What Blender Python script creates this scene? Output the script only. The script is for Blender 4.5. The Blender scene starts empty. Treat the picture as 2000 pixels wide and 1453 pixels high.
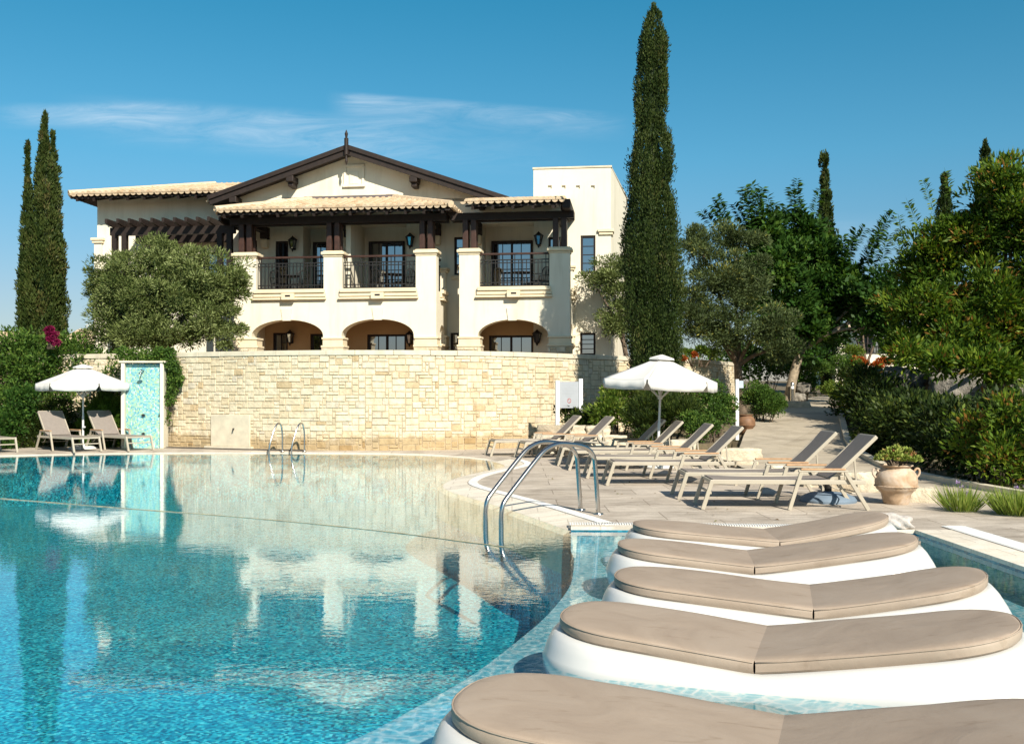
import bpy, bmesh, math, random
import numpy as np
from mathutils import Vector, Matrix
random.seed(7)
C = bpy.context.scene.collection
R = math.radians
F, HX, HY, CAMZ = 1944.0, 1000.0, 768.0, 1.63

def W(x, y, z=0.0):
    """a point of height z seen at photo pixel x, y"""
    d = (CAMZ - z) * F / (y - HY)
    return Vector(((x - HX) * d / F, d, z))
def D(x, d, y=None, z=0.0):
    """a point at distance d seen at photo column x (and row y)"""
    return Vector(((x - HX) * d / F, d, z if y is None else CAMZ + (HY - y) * d / F))

# ------------------------------------------------------------------ mesh builder
class MB:
    def __init__(s): s.v = []; s.f = []; s.t = []; s.cur = .5
    def add(s, vs, fs, t=None):
        n = len(s.v); t = s.cur if t is None else t
        s.v += [tuple(p) for p in vs]; s.t += [t] * len(vs)
        s.f += [tuple(i + n for i in q) for q in fs]
    def hexa(s, p, t=None):
        s.add(p, [(0, 3, 2, 1), (4, 5, 6, 7), (0, 1, 5, 4), (1, 2, 6, 5), (2, 3, 7, 6), (3, 0, 4, 7)], t)
    def box(s, x0, x1, y0, y1, z0, z1, t=None):
        s.hexa([(x0, y0, z0), (x1, y0, z0), (x1, y1, z0), (x0, y1, z0), (x0, y0, z1), (x1, y0, z1), (x1, y1, z1), (x0, y1, z1)], t)
    def bar(s, a, b, w, h, up=(0, 0, 1), t=None):
        a = Vector(a); b = Vector(b); d = (b - a).normalized(); up = Vector(up)
        if abs(d.dot(up)) > .98: up = Vector((1, 0, 0))
        sx = d.cross(up).normalized() * (w / 2); sz = sx.cross(d).normalized() * (h / 2)
        s.hexa([a - sx - sz, a + sx - sz, b + sx - sz, b - sx - sz, a - sx + sz, a + sx + sz, b + sx + sz, b - sx + sz], t)
    def tube(s, pts, r, n=10, caps=True, t=None):
        pts = [Vector(p) for p in pts]; m = len(pts)
        rs = list(r) if isinstance(r, (list, tuple)) else [r] * m
        if len(rs) != m: rs = [float(q) for q in np.interp(np.linspace(0, 1, m), np.linspace(0, 1, len(rs)), rs)]
        ref = None; vs = []; fs = []
        for i, p in enumerate(pts):
            d = (pts[min(i + 1, m - 1)] - pts[max(i - 1, 0)]).normalized()
            if ref is None:
                ref = Vector((0, 0, 1)) if abs(d.z) < .9 else Vector((1, 0, 0))
            a = d.cross(ref).normalized(); b = d.cross(a).normalized(); ref = -b if False else a.cross(d)
            for k in range(n):
                an = 2 * math.pi * k / n
                vs.append(p + a * (rs[i] * math.cos(an)) + b * (rs[i] * math.sin(an)))
        for i in range(m - 1):
            for k in range(n):
                fs.append((i * n + k, i * n + (k + 1) % n, (i + 1) * n + (k + 1) % n, (i + 1) * n + k))
        if caps:
            fs.append(tuple(range(n))[::-1]); fs.append(tuple((m - 1) * n + k for k in range(n)))
        s.add(vs, fs, t)
    def lathe(s, prof, n=24, c=(0, 0, 0), t=None):
        m = len(prof); vs = []; fs = []
        for r, z in prof:
            for k in range(n):
                an = 2 * math.pi * k / n
                vs.append((c[0] + r * math.cos(an), c[1] + r * math.sin(an), c[2] + z))
        for i in range(m - 1):
            for k in range(n):
                fs.append((i * n + k, i * n + (k + 1) % n, (i + 1) * n + (k + 1) % n, (i + 1) * n + k))
        s.add(vs, fs, t)
    def prism(s, poly, fn, t0, t1, t=None):
        """polygon (a, b) extruded: fn(a, b, t) -> 3-D"""
        n = len(poly)
        s.add([fn(a, b, t0) for a, b in poly] + [fn(a, b, t1) for a, b in poly],
              [tuple(range(n)), tuple(range(2 * n - 1, n - 1, -1))] + [(i, (i + 1) % n, (i + 1) % n + n, i + n)[::-1] for i in range(n)], t)
    def build(s, name, mat, parent=None, smooth=False, bevel=0, recalc=True):
        me = bpy.data.meshes.new(name); me.from_pydata(s.v, [], s.f)
        if recalc:
            bm = bmesh.new(); bm.from_mesh(me); bmesh.ops.recalc_face_normals(bm, faces=bm.faces); bm.to_mesh(me); bm.free()
        at = me.attributes.new('tint', 'FLOAT', 'POINT'); at.data.foreach_set('value', s.t)
        me.materials.append(mat)
        if smooth: me.polygons.foreach_set('use_smooth', [True] * len(me.polygons))
        o = bpy.data.objects.new(name, me); C.objects.link(o)
        if parent is not None: o.parent = parent
        if bevel:
            b = o.modifiers.new('bevel', 'BEVEL'); b.width = bevel; b.segments = 2; b.limit_method = 'ANGLE'
        if smooth == 'auto':
            me.set_sharp_from_angle(angle=R(40))
        return o

def tag(o, label=None, cat=None, group=None, kind=None):
    if label: o['label'] = label
    if cat: o['category'] = cat
    if group: o['group'] = group
    if kind: o['kind'] = kind
    return o
def thing(name, label, cat, loc=(0, 0, 0), rz=0.0, group=None):
    o = bpy.data.objects.new(name, None); C.objects.link(o)
    o.location = loc; o.rotation_euler = (0, 0, rz); o.empty_display_size = .2
    return tag(o, label, cat, group)
def struct(name, mb, mat, **k): return tag(mb.build(name, mat, **k), kind='structure')
def dup(root, loc, rz=None, label=None, scale=None):
    r = root.copy(); C.objects.link(r); r.location = loc
    if rz is not None: r.rotation_euler = (0, 0, rz)
    if label: r['label'] = label
    if scale: r.scale = scale
    def rec(o, n):
        for ch in o.children:
            c = ch.copy(); C.objects.link(c); c.parent = n; rec(ch, c)
    rec(root, r)
    return r
def smoothline(pts, it=2, closed=False):
    pts = [Vector(p) for p in pts]
    for _ in range(it):
        q = [] if closed else [pts[0]]; n = len(pts)
        for i in range(n if closed else n - 1):
            a, b = pts[i], pts[(i + 1) % n]
            q += [a * .75 + b * .25, a * .25 + b * .75]
        if not closed: q.append(pts[-1])
        pts = q
    return pts

# ------------------------------------------------------------------ materials
class NT:
    def __init__(s, m): s.t = m.node_tree; s.N = s.t.nodes; s.L = s.t.links
    def n(s, typ, **k):
        nd = s.N.new(typ)
        for a, b in k.items():
            if a.startswith('i_'):
                key = a[2:].replace('_', ' ')
                nd.inputs[int(key) if key.isdigit() else key].default_value = b
            else: setattr(nd, a, b)
        return nd
    def l(s, a, b): s.L.new(a, b)
    def ramp(s, fac, stops, interp='LINEAR'):
        r = s.N.new('ShaderNodeValToRGB'); r.color_ramp.interpolation = interp
        e = r.color_ramp.elements
        while len(e) < len(stops): e.new(.5)
        for q, (p, c) in zip(e, stops): q.position = p; q.color = (*c, 1) if len(c) == 3 else c
        s.l(fac, r.inputs[0]); return r.outputs[0]
    def math(s, op, a, b=None, c=None, clamp=False):
        nd = s.N.new('ShaderNodeMath'); nd.operation = op; nd.use_clamp = clamp
        for i, x in enumerate((a, b, c)):
            if x is None: continue
            if isinstance(x, (int, float)): nd.inputs[i].default_value = x
            else: s.l(x, nd.inputs[i])
        return nd.outputs[0]
    def mix(s, fac, a, b, mode='MIX'):
        nd = s.N.new('ShaderNodeMix'); nd.data_type = 'RGBA'; nd.blend_type = mode
        for i, x in ((0, fac), (6, a), (7, b)):
            if isinstance(x, (int, float)): nd.inputs[i].default_value = x
            elif isinstance(x, tuple): nd.inputs[i].default_value = (*x, 1)
            else: s.l(x, nd.inputs[i])
        return nd.outputs[2]
    def noise(s, vec, scale, detail=4, rough=.55, dist=0.0):
        nd = s.n('ShaderNodeTexNoise', i_Scale=scale, i_Detail=detail, i_Roughness=rough, i_Distortion=dist)
        if vec is not None: s.l(vec, nd.inputs['Vector'])
        return nd.outputs[0]
    def scaled(s, vec, sc):
        nd = s.n('ShaderNodeMapping'); nd.inputs['Scale'].default_value = sc; s.l(vec, nd.inputs['Vector']); return nd.outputs[0]
    def bump(s, h, strength, dist):
        nd = s.n('ShaderNodeBump', i_Strength=strength, i_Distance=dist); s.l(h, nd.inputs['Height']); return nd.outputs[0]

def base(name):
    m = bpy.data.materials.new(name); m.use_nodes = True
    t = NT(m); return m, t, t.N['Principled BSDF']
def M_flat(name, col, rough=.6, metal=0.0, var=.12, scale=6.0, bump=0.0, bscale=60.0, spec=.4):
    """one colour with a little real unevenness of tone and surface"""
    m, t, p = base(name)
    pos = t.n('ShaderNodeNewGeometry').outputs['Position']
    nz = t.noise(pos, scale, 5)
    lo = tuple(c * (1 - var) for c in col); hi = tuple(min(1, c * (1 + var)) for c in col)
    t.l(t.ramp(nz, [(.3, lo), (.7, hi)]), p.inputs['Base Color'])
    p.inputs['Roughness'].default_value = rough; p.inputs['Metallic'].default_value = metal
    p.inputs['Specular IOR Level'].default_value = spec
    if bump:
        t.l(t.bump(t.noise(pos, bscale, 4), bump, .01), p.inputs['Normal'])
    return m
def M_tint(name, stops, rough=.7, var=.2, scale=9.0, bump=.4, bscale=30.0, bdist=.01, stain=False):
    """colour picked per stone / tile by its own tint value, mottled with noise"""
    m, t, p = base(name)
    pos = t.n('ShaderNodeNewGeometry').outputs['Position']
    a = t.n('ShaderNodeAttribute', attribute_name='tint').outputs['Fac']
    c = t.ramp(a, stops)
    nz = t.noise(pos, scale, 6, .6)
    g = t.ramp(nz, [(.25, (1 - var,) * 3), (.75, (1 + var * .6,) * 3)])
    c = t.mix(1.0, c, g, 'MULTIPLY')
    if stain:   # damp, dirty patches low on the wall and streaks below its top
        sp = t.n('ShaderNodeSeparateXYZ'); t.l(pos, sp.inputs[0])
        hz = t.math('ADD', sp.outputs[2], t.math('MULTIPLY', t.noise(pos, 1.7, 6, .7), -.75))
        st = t.noise(t.scaled(pos, (2.5, 2.5, .3)), 1.5, 5, .6)
        c = t.mix(1.0, c, t.ramp(hz, [(.0, (.70, .62, .50)), (.12, (1, 1, 1))]), 'MULTIPLY')
        c = t.mix(1.0, c, t.ramp(st, [(.30, (.86, .83, .78)), (.44, (1, 1, 1))]), 'MULTIPLY')
    t.l(c, p.inputs['Base Color'])
    p.inputs['Roughness'].default_value = rough; p.inputs['Specular IOR Level'].default_value = .25
    t.l(t.bump(t.noise(pos, bscale, 6, .65), bump, bdist), p.inputs['Normal'])
    return m
def M_leaf(name, stops, trans=.3, rough=.5):
    m, t, p = base(name)
    a = t.n('ShaderNodeAttribute', attribute_name='tint').outputs['Fac']
    c = t.ramp(a, stops)
    t.l(c, p.inputs['Base Color']); p.inputs['Roughness'].default_value = rough
    p.inputs['Specular IOR Level'].default_value = .14
    tr = t.n('ShaderNodeBsdfTranslucent')
    t.l(t.mix(1.0, c, (1.0, 1.0, .45), 'MULTIPLY'), tr.inputs[0])
    mx = t.n('ShaderNodeMixShader', i_0=trans)
    t.l(p.outputs[0], mx.inputs[1]); t.l(tr.outputs[0], mx.inputs[2])
    t.l(mx.outputs[0], t.N['Material Output'].inputs[0])
    return m
def M_mosaic(name, stops, size=.04, rough=.25, grout=(.3, .4, .42), var=None):
    m, t, p = base(name)
    pos = t.n('ShaderNodeNewGeometry').outputs['Position']
    sc = t.scaled(pos, (1 / size,) * 3)
    fl = t.n('ShaderNodeVectorMath', operation='FLOOR'); t.l(sc, fl.inputs[0])
    wn = t.n('ShaderNodeTexWhiteNoise', noise_dimensions='3D'); t.l(fl.outputs[0], wn.inputs['Vector'])
    c = t.ramp(wn.outputs['Value'], stops)
    big = t.noise(pos, 1.1, 3)
    g = t.ramp(big, [(.3, (.82,) * 3), (.7, (1.12,) * 3)])
    t.l(t.mix(1.0, c, g, 'MULTIPLY'), p.inputs['Base Color'])
    p.inputs['Roughness'].default_value = rough
    return m

MAT = {}
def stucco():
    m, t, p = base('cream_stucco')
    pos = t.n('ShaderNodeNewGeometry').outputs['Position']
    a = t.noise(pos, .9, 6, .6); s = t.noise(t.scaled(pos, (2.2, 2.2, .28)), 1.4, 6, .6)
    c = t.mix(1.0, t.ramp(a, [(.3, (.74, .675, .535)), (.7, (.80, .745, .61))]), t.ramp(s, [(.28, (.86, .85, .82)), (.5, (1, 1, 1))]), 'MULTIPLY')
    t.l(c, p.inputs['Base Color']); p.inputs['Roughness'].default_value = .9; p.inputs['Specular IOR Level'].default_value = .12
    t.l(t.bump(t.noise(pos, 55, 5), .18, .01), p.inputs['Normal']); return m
MAT['stucco'] = stucco()
MAT['trim'] = M_flat('stone_trim', (.74, .63, .44), .8, var=.08, scale=3, bump=.1, spec=.2)
MAT['wood'] = M_flat('dark_stained_wood', (.019, .011, .008), .65, var=.35, scale=7, bump=.15, bscale=40)
MAT['redwood'] = M_flat('reddish_wood', (.046, .020, .013), .5, var=.3, scale=7)
MAT['iron'] = M_flat('black_iron', (.015, .013, .012), .5, var=.2)
MAT['tile'] = M_tint('clay_roof_tiles', [(0, (.49, .345, .21)), (.35, (.60, .455, .30)), (.7, (.65, .52, .37)), (1, (.56, .405, .265))], .8, .15, 7)
MAT['stone'] = M_tint('limestone_blocks', [(0, (.54, .41, .245)), (.12, (.63, .51, .335)), (.45, (.67, .565, .395)), (.85, (.71, .62, .46)), (1, (.62, .54, .415))], .85, .24, 6, .9, 12, .03, stain=True)
MAT['coping'] = M_flat('limestone_coping', (.61, .54, .41), .8, var=.14, scale=4, bump=.3, bscale=20)
MAT['mortar'] = M_flat('mortar', (.47, .38, .26), .95, var=.15)
MAT['rock'] = M_tint('rough_limestone', [(0, (.42, .34, .24)), (.5, (.62, .54, .41)), (1, (.74, .67, .54))], .9, .35, 5, .9, 9, .05)
MAT['greyrock'] = M_tint('grey_boulder', [(0, (.16, .145, .12)), (1, (.30, .275, .235))], .9, .7, 5, 1.0, 9, .09)
MAT['frame'] = M_flat('taupe_powder_coated_metal', (.42, .37, .29), .45, var=.05, spec=.5)
MAT['sling'] = M_flat('taupe_mesh_fabric', (.24, .205, .18), .75, var=.07, scale=14, bump=.15, bscale=300)
MAT['teak'] = M_flat('weathered_teak', (.46, .27, .14), .6, var=.2, scale=15)
MAT['canvas'] = M_flat('white_canvas', (.69, .67, .63), .9, var=.04, scale=3, bump=.12, bscale=7, spec=.1)
MAT['alu'] = M_flat('white_metal', (.70, .70, .68), .4, var=.04)
MAT['steel'] = M_flat('polished_steel', (.52, .50, .47), .2, metal=1.0, var=.06, scale=20)
MAT['shell'] = M_flat('white_moulded_shell', (.60, .595, .575), .3, var=.04, scale=2, spec=.5)
def cushion():
    m, t, p = base('taupe_vinyl_cushion')
    pos = t.n('ShaderNodeNewGeometry').outputs['Position']
    a = t.noise(pos, 2.2, 7, .62, .7); s = t.noise(t.scaled(pos, (1, 4, 1)), 3.1, 6, .65, .4); w_ = t.noise(pos, 380, 2)
    c = t.ramp(a, [(.25, (.30, .228, .170)), (.5, (.355, .276, .209)), (.75, (.395, .314, .243))])
    c = t.mix(1.0, c, t.ramp(s, [(.30, (.80, .77, .73)), (.42, (1, 1, 1))]), 'MULTIPLY')
    c = t.mix(1.0, c, t.ramp(w_, [(.3, (.93,) * 3), (.7, (1.05,) * 3)]), 'MULTIPLY')
    t.l(c, p.inputs['Base Color']); p.inputs['Roughness'].default_value = .62
    h = t.math('ADD', t.math('MULTIPLY', a, 1.0), t.math('MULTIPLY', w_, .03))
    t.l(t.bump(h, .35, .02), p.inputs['Normal']); return m
MAT['cushion'] = cushion()
MAT['terracotta'] = None
MAT['white'] = M_flat('white_paint', (.78, .79, .78), .5, var=.04)
MAT['grey'] = M_flat('grey_lettering', (.33, .34, .36), .6)
MAT['red'] = M_flat('red_print', (.35, .04, .04), .6)
MAT['bark'] = M_flat('brown_bark', (.13, .095, .065), .9, var=.4, scale=9, bump=.6, bscale=25)
MAT['palebark'] = M_flat('pale_bark', (.27, .215, .15), .9, var=.35, scale=9, bump=.6, bscale=25)
MAT['slate'] = M_flat('blue_grey_plastic', (.17, .225, .29), .55, var=.1)
MAT['towel'] = M_flat('grey_white_terry', (.46, .42, .385), .95, var=.25, scale=18, bump=.6, bscale=60)
MAT['drain'] = M_flat('white_drain_slats', (.74, .73, .70), .5, var=.05)
MAT['gravel'] = M_flat('dark_pebbles', (.16, .14, .12), .9, var=.6, scale=22, bump=.8, bscale=30)
MAT['curtain'] = M_flat('white_curtain', (.55, .53, .48), .9, var=.15, scale=8)
MAT['leadflash'] = M_flat('grey_flashing', (.12, .10, .10), .6, var=.2)

def glass():
    m, t, p = base('window_glass')
    p.inputs['Base Color'].default_value = (.012, .016, .02, 1); p.inputs['Roughness'].default_value = .02
    p.inputs['Specular IOR Level'].default_value = .9
    gl = t.n('ShaderNodeBsdfGlossy', i_Roughness=.02, i_Color=(.9, .95, 1, 1))
    mx = t.n('ShaderNodeMixShader', i_0=.32)
    t.l(p.outputs[0], mx.inputs[1]); t.l(gl.outputs[0], mx.inputs[2]); t.l(mx.outputs[0], t.N['Material Output'].inputs[0])
    return m
MAT['glass'] = glass()
def terracotta():
    m, t, p = base('weathered_terracotta')
    pos = t.n('ShaderNodeNewGeometry').outputs['Position']
    a = t.noise(pos, 3.2, 6, .6, .6); b = t.noise(pos, 14, 5)
    c = t.ramp(a, [(.3, (.34, .21, .12)), (.45, (.46, .32, .205)), (.56, (.56, .43, .32)), (.7, (.60, .50, .41))])
    t.l(t.mix(1.0, c, t.ramp(b, [(.3, (.8,) * 3), (.7, (1.1,) * 3)]), 'MULTIPLY'), p.inputs['Base Color'])
    p.inputs['Roughness'].default_value = .85; t.l(t.bump(b, .3, .01), p.inputs['Normal'])
    return m
MAT['terracotta'] = terracotta()
def decking(name, c0, c1, grout, size, rot=0.0, streak=True):
    m, t, p = base(name)
    pos = t.n('ShaderNodeNewGeometry').outputs['Position']
    mp = t.n('ShaderNodeMapping'); mp.inputs['Rotation'].default_value = (0, 0, rot); t.l(pos, mp.inputs['Vector'])
    br = t.n('ShaderNodeTexBrick', offset=.5); t.l(mp.outputs[0], br.inputs['Vector'])
    br.inputs['Scale'].default_value = 1.0; br.inputs['Brick Width'].default_value = size; br.inputs['Row Height'].default_value = size * .6
    br.inputs['Mortar Size'].default_value = .008; br.inputs['Mortar Smooth'].default_value = .3
    br.inputs['Color1'].default_value = (.25,) * 3 + (1,); br.inputs['Color2'].default_value = (.75,) * 3 + (1,); br.inputs['Mortar'].default_value = (.5,) * 3 + (1,)
    st = t.noise(t.scaled(mp.outputs[0], (1.2, 5.5, 1)), 1.7, 6, .62, .8)
    f = t.math('ADD', t.math('MULTIPLY', br.outputs['Color'], .3), t.math('MULTIPLY', st, .95))
    c = t.ramp(f, [(.38, c0), (.78, c1)])
    fine = t.ramp(t.noise(pos, 45, 4), [(.3, (.86,) * 3), (.7, (1.1,) * 3)])
    c = t.mix(1.0, c, fine, 'MULTIPLY')
    c = t.mix(1.0, c, t.ramp(t.noise(pos, .75, 7, .66, .5), [(.36, (.76, .75, .74)), (.5, (1, 1, 1)), (.7, (1.06, 1.05, 1.03))]), 'MULTIPLY')
    t.l(t.mix(br.outputs['Fac'], c, grout), p.inputs['Base Color'])
    p.inputs['Roughness'].default_value = .75; p.inputs['Specular IOR Level'].default_value = .25
    t.l(t.bump(t.noise(pos, 30, 5), .2, .01), p.inputs['Normal'])
    return m
MAT['deck'] = decking('sandstone_deck_pavers', (.31, .255, .20), (.60, .525, .44), (.22, .18, .14), 1.3)
MAT['path'] = decking('worn_concrete_path', (.34, .285, .21), (.53, .46, .36), (.30, .25, .19), 6.0, .5)
MAT['brownjar'] = M_flat('brown_glazed_clay', (.20, .105, .055), .6, var=.25, scale=8)
MAT['ochre'] = M_flat('shaded_ochre_stucco', (.52, .345, .185), .9, var=.06, scale=1.4, bump=.12, bscale=60, spec=.1)  # ochre coat behind the arches; its darker tone also stands in for shade
MAT['cotto'] = decking('terracotta_floor_tiles', (.22, .125, .07), (.34, .21, .125), (.2, .15, .1), .4)
MAT['rimstone'] = decking('pale_pool_rim_stone', (.66, .58, .46), (.80, .73, .62), (.5, .44, .36), .7)
def soil():
    m, t, p = base('dry_soil')
    pos = t.n('ShaderNodeNewGeometry').outputs['Position']
    t.l(t.ramp(t.noise(pos, 1.5, 8, .65), [(.3, (.07, .055, .03)), (.5, (.16, .12, .07)), (.7, (.09, .10, .04))]), p.inputs['Base Color'])
    p.inputs['Roughness'].default_value = .95; t.l(t.bump(t.noise(pos, 8, 8), .6, .05), p.inputs['Normal'])
    return m
MAT['soil'] = soil()
MAT['pooltile'] = M_mosaic('pool_mosaic', [(0, (.002, .10, .17)), (.25, (.003, .23, .33)), (.55, (.006, .40, .52)), (.8, (.03, .60, .69)), (.93, (.14, .78, .82)), (1, (.015, .38, .37))], .028)
MAT['shelftile'] = M_mosaic('shelf_mosaic', [(0, (.30, .47, .53)), (.5, (.42, .60, .65)), (1, (.55, .72, .75))], .035)
MAT['bluetile'] = M_mosaic('waterline_tile', [(0, (.01, .10, .16)), (.5, (.015, .17, .26)), (1, (.05, .30, .40))], .05)
MAT['sandtile'] = M_mosaic('sand_pool_tile', [(0, (.55, .43, .26)), (.5, (.66, .54, .35)), (1, (.74, .63, .45))], .06)
MAT['showertile'] = M_mosaic('shower_mosaic', [(0, (.10, .34, .46)), (.25, (.20, .46, .50)), (.5, (.30, .55, .50)), (.72, (.40, .55, .30)), (.85, (.36, .60, .50)), (1, (.58, .70, .66))], .038)
def water():
    m, t, p = base('pool_water'); t.N.remove(p)
    pos = t.n('ShaderNodeNewGeometry').outputs['Position']
    n1 = t.noise(t.scaled(pos, (1.0, 1.3, 1)), 8.5, 3, .5, .6)
    n2 = t.noise(pos, 1.6, 2, .5)
    h = t.math('ADD', t.math('MULTIPLY', n1, .0007), t.math('MULTIPLY', n2, .0012))
    nb = t.n('ShaderNodeBump', i_Strength=1.0, i_Distance=1.0); t.l(h, nb.inputs['Height'])
    ge = t.n('ShaderNodeNewGeometry'); dp = t.n('ShaderNodeVectorMath', operation='DOT_PRODUCT'); t.l(ge.outputs['Incoming'], dp.inputs[0]); t.l(nb.outputs[0], dp.inputs[1])
    fr = t.math('ADD', t.math('MULTIPLY', t.math('POWER', t.math('SUBTRACT', 1.0, t.math('ABSOLUTE', dp.outputs['Value']), clamp=True), 4.0), .97), .03, clamp=True)
    gl = t.n('ShaderNodeBsdfGlossy', i_Roughness=.015, i_Color=(1, 1, 1, 1)); t.l(nb.outputs[0], gl.inputs['Normal'])
    # caustic light net painted into the water's transparent colour
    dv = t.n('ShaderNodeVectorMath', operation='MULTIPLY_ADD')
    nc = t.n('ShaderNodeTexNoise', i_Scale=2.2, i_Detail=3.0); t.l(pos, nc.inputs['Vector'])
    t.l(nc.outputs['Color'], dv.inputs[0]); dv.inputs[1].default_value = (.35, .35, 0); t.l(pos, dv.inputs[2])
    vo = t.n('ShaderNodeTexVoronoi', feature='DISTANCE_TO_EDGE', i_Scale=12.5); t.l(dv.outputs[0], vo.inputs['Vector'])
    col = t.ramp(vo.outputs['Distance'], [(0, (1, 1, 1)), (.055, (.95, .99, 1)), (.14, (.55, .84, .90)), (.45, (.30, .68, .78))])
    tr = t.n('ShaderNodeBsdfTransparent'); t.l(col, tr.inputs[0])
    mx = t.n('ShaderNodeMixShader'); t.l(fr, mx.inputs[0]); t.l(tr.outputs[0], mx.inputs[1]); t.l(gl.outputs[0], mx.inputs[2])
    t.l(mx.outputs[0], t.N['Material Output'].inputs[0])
    return m
MAT['water'] = water()
G = lambda *s: list(s)
MAT['cypress'] = M_leaf('cypress_foliage', G((0, (0.0099, 0.0222, 0.0048)), (.5, (0.0322, 0.0533, 0.0120)), (.85, (0.0713, 0.0925, 0.0224)), (1, (0.0930, 0.0851, 0.0280))), .12)
MAT['olive'] = M_leaf('olive_foliage', G((0, (0.0473, 0.0720, 0.0172)), (.5, (0.1290, 0.1620, 0.0473)), (1, (0.2666, 0.3060, 0.1204))), .16)
MAT['oliveripe'] = M_leaf('ripe_olive_foliage', G((0, (0.0400, 0.0612, 0.0238)), (.6, (0.0880, 0.1170, 0.0425)), (.955, (0.1360, 0.1800, 0.0723)), (.97, (0.3040, 0.2970, 0.0765)), (1, (0.3360, 0.3240, 0.0765))), .25)
MAT['broad'] = M_leaf('broad_dark_leaf', G((0, (0.0175, 0.0518, 0.0088)), (.6, (0.0437, 0.1037, 0.0176)), (1, (0.1069, 0.1814, 0.0284))), .3)
MAT['yellowgreen'] = M_leaf('yellow_green_leaf', G((0, (0.0328, 0.0731, 0.0099)), (.55, (0.0936, 0.1658, 0.0182)), (.955, (0.2153, 0.2730, 0.0289)), (.975, (0.2434, 0.1268, 0.0289)), (1, (0.2808, 0.1463, 0.0372))), .35)
MAT['hedge'] = M_leaf('hedge_leaf', G((0, (.028, .065, .012)), (.6, (.075, .145, .025)), (1, (.17, .25, .045))), .3)
MAT['darkhedge'] = M_leaf('dark_shrub_leaf', G((0, (0.0119, 0.0238, 0.0064)), (.6, (0.0357, 0.0612, 0.0120)), (1, (0.1105, 0.1403, 0.0240))), .25)
MAT['lime'] = M_leaf('lime_leaf', G((0, (.06, .11, .015)), (.6, (.13, .20, .03)), (1, (.28, .32, .06))), .35)
MAT['juniper'] = M_leaf('juniper_leaf', G((0, (.04, .085, .01)), (.6, (.08, .16, .02)), (1, (.14, .24, .03))), .3)
MAT['magenta'] = M_leaf('magenta_bract', G((0, (0.1430, 0.0070, 0.0420)), (1, (0.2925, 0.0210, 0.0910))), .3)
MAT['orange'] = M_leaf('orange_petal', G((0, (.30, .06, .015)), (1, (.55, .16, .03))), .3)
MAT['lilac'] = M_leaf('lilac_petal', G((0, (.40, .28, .55)), (1, (.58, .46, .70))), .3)
MAT['succulent'] = M_leaf('succulent_leaf', G((0, (.16, .22, .04)), (.7, (.36, .42, .10)), (1, (.40, .18, .09))), .2)
MAT['grassblade'] = M_leaf('grass_blade', G((0, (0.0780, 0.1500, 0.0220)), (.6, (0.1820, 0.2750, 0.0440)), (1, (0.3900, 0.4250, 0.1100))), .35)
# ================================================================== camera, sky, sun
sc = bpy.context.scene
cam = bpy.data.objects.new('camera', bpy.data.cameras.new('camera')); C.objects.link(cam); sc.camera = cam
cam.location = (0, 0, CAMZ); cam.rotation_euler = (R(90), 0, 0)
cam.data.sensor_width = 36; cam.data.lens = 36 * F / 2000; cam.data.shift_y = (HY - 726.5) / 2000
cam.data.clip_start = .05; cam.data.clip_end = 3000
sc.view_settings.view_transform = 'Standard'; sc.view_settings.look = 'None'
sc.view_settings.exposure = 0.55; sc.view_settings.gamma = 1
sc.cycles.use_denoising = True
sc.cycles.max_bounces = 10; sc.cycles.transparent_max_bounces = 12; sc.cycles.glossy_bounces = 4; sc.cycles.diffuse_bounces = 2
sc.cycles.caustics_reflective = False; sc.cycles.caustics_refractive = False
SUN_AZ, SUN_EL = 25.0, 36.0
sd = Vector((math.sin(R(SUN_AZ)) * math.cos(R(SUN_EL)), -math.cos(R(SUN_AZ)) * math.cos(R(SUN_EL)), math.sin(R(SUN_EL))))
sun = bpy.data.objects.new('sun', bpy.data.lights.new('sun', 'SUN')); C.objects.link(sun)
sun.data.energy = 5.0; sun.data.angle = R(.5); sun.data.color = (1, .93, .80)
sun.rotation_euler = sd.to_track_quat('Z', 'Y').to_euler(); sun.location = sd * 60
w = bpy.data.worlds.new('World'); sc.world = w; w.use_nodes = True
t = NT(w); bg = t.N['Background']
sky = t.n('ShaderNodeTexSky'); sky.sky_type = 'NISHITA'; sky.sun_disc = False
sky.sun_elevation = R(SUN_EL); sky.sun_rotation = R(180 - SUN_AZ); sky.air_density = 1.0; sky.dust_density = .6; sky.ozone_density = 2.2; sky.altitude = 100
tc = t.n('ShaderNodeTexCoord'); sx = t.n('ShaderNodeSeparateXYZ'); t.l(tc.outputs['Generated'], sx.inputs[0])
X, Y, Z = sx.outputs
el0 = t.math('ARCSINE', Z); az = t.math('DIVIDE', X, Y); el = t.math('DIVIDE', Z, Y)
# thin cirrus streaks, placed by compass direction and height above the horizon
def band(x, lo0, lo1, hi0, hi1):
    a = t.n('ShaderNodeMapRange', interpolation_type='SMOOTHSTEP'); t.l(x, a.inputs[0]); a.inputs[1].default_value = lo0; a.inputs[2].default_value = lo1
    b = t.n('ShaderNodeMapRange', interpolation_type='SMOOTHSTEP'); t.l(x, b.inputs[0]); b.inputs[1].default_value = hi0; b.inputs[2].default_value = hi1; b.inputs[3].default_value = 1; b.inputs[4].default_value = 0
    return t.math('MULTIPLY', a.outputs[0], b.outputs[0])
cv = t.n('ShaderNodeCombineXYZ'); t.l(az, cv.inputs[0]); t.l(t.math('ADD', el, t.math('MULTIPLY', az, -.03)), cv.inputs[1])
n1 = t.noise(t.scaled(cv.outputs[0], (11, 62, 1)), 1.0, 9, .7, 1.1)
n2 = t.noise(t.scaled(cv.outputs[0], (4, 16, 1)), 1.3, 4, .55, .3)
ce = t.math('ADD', el, t.math('MULTIPLY', az, .076))
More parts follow.
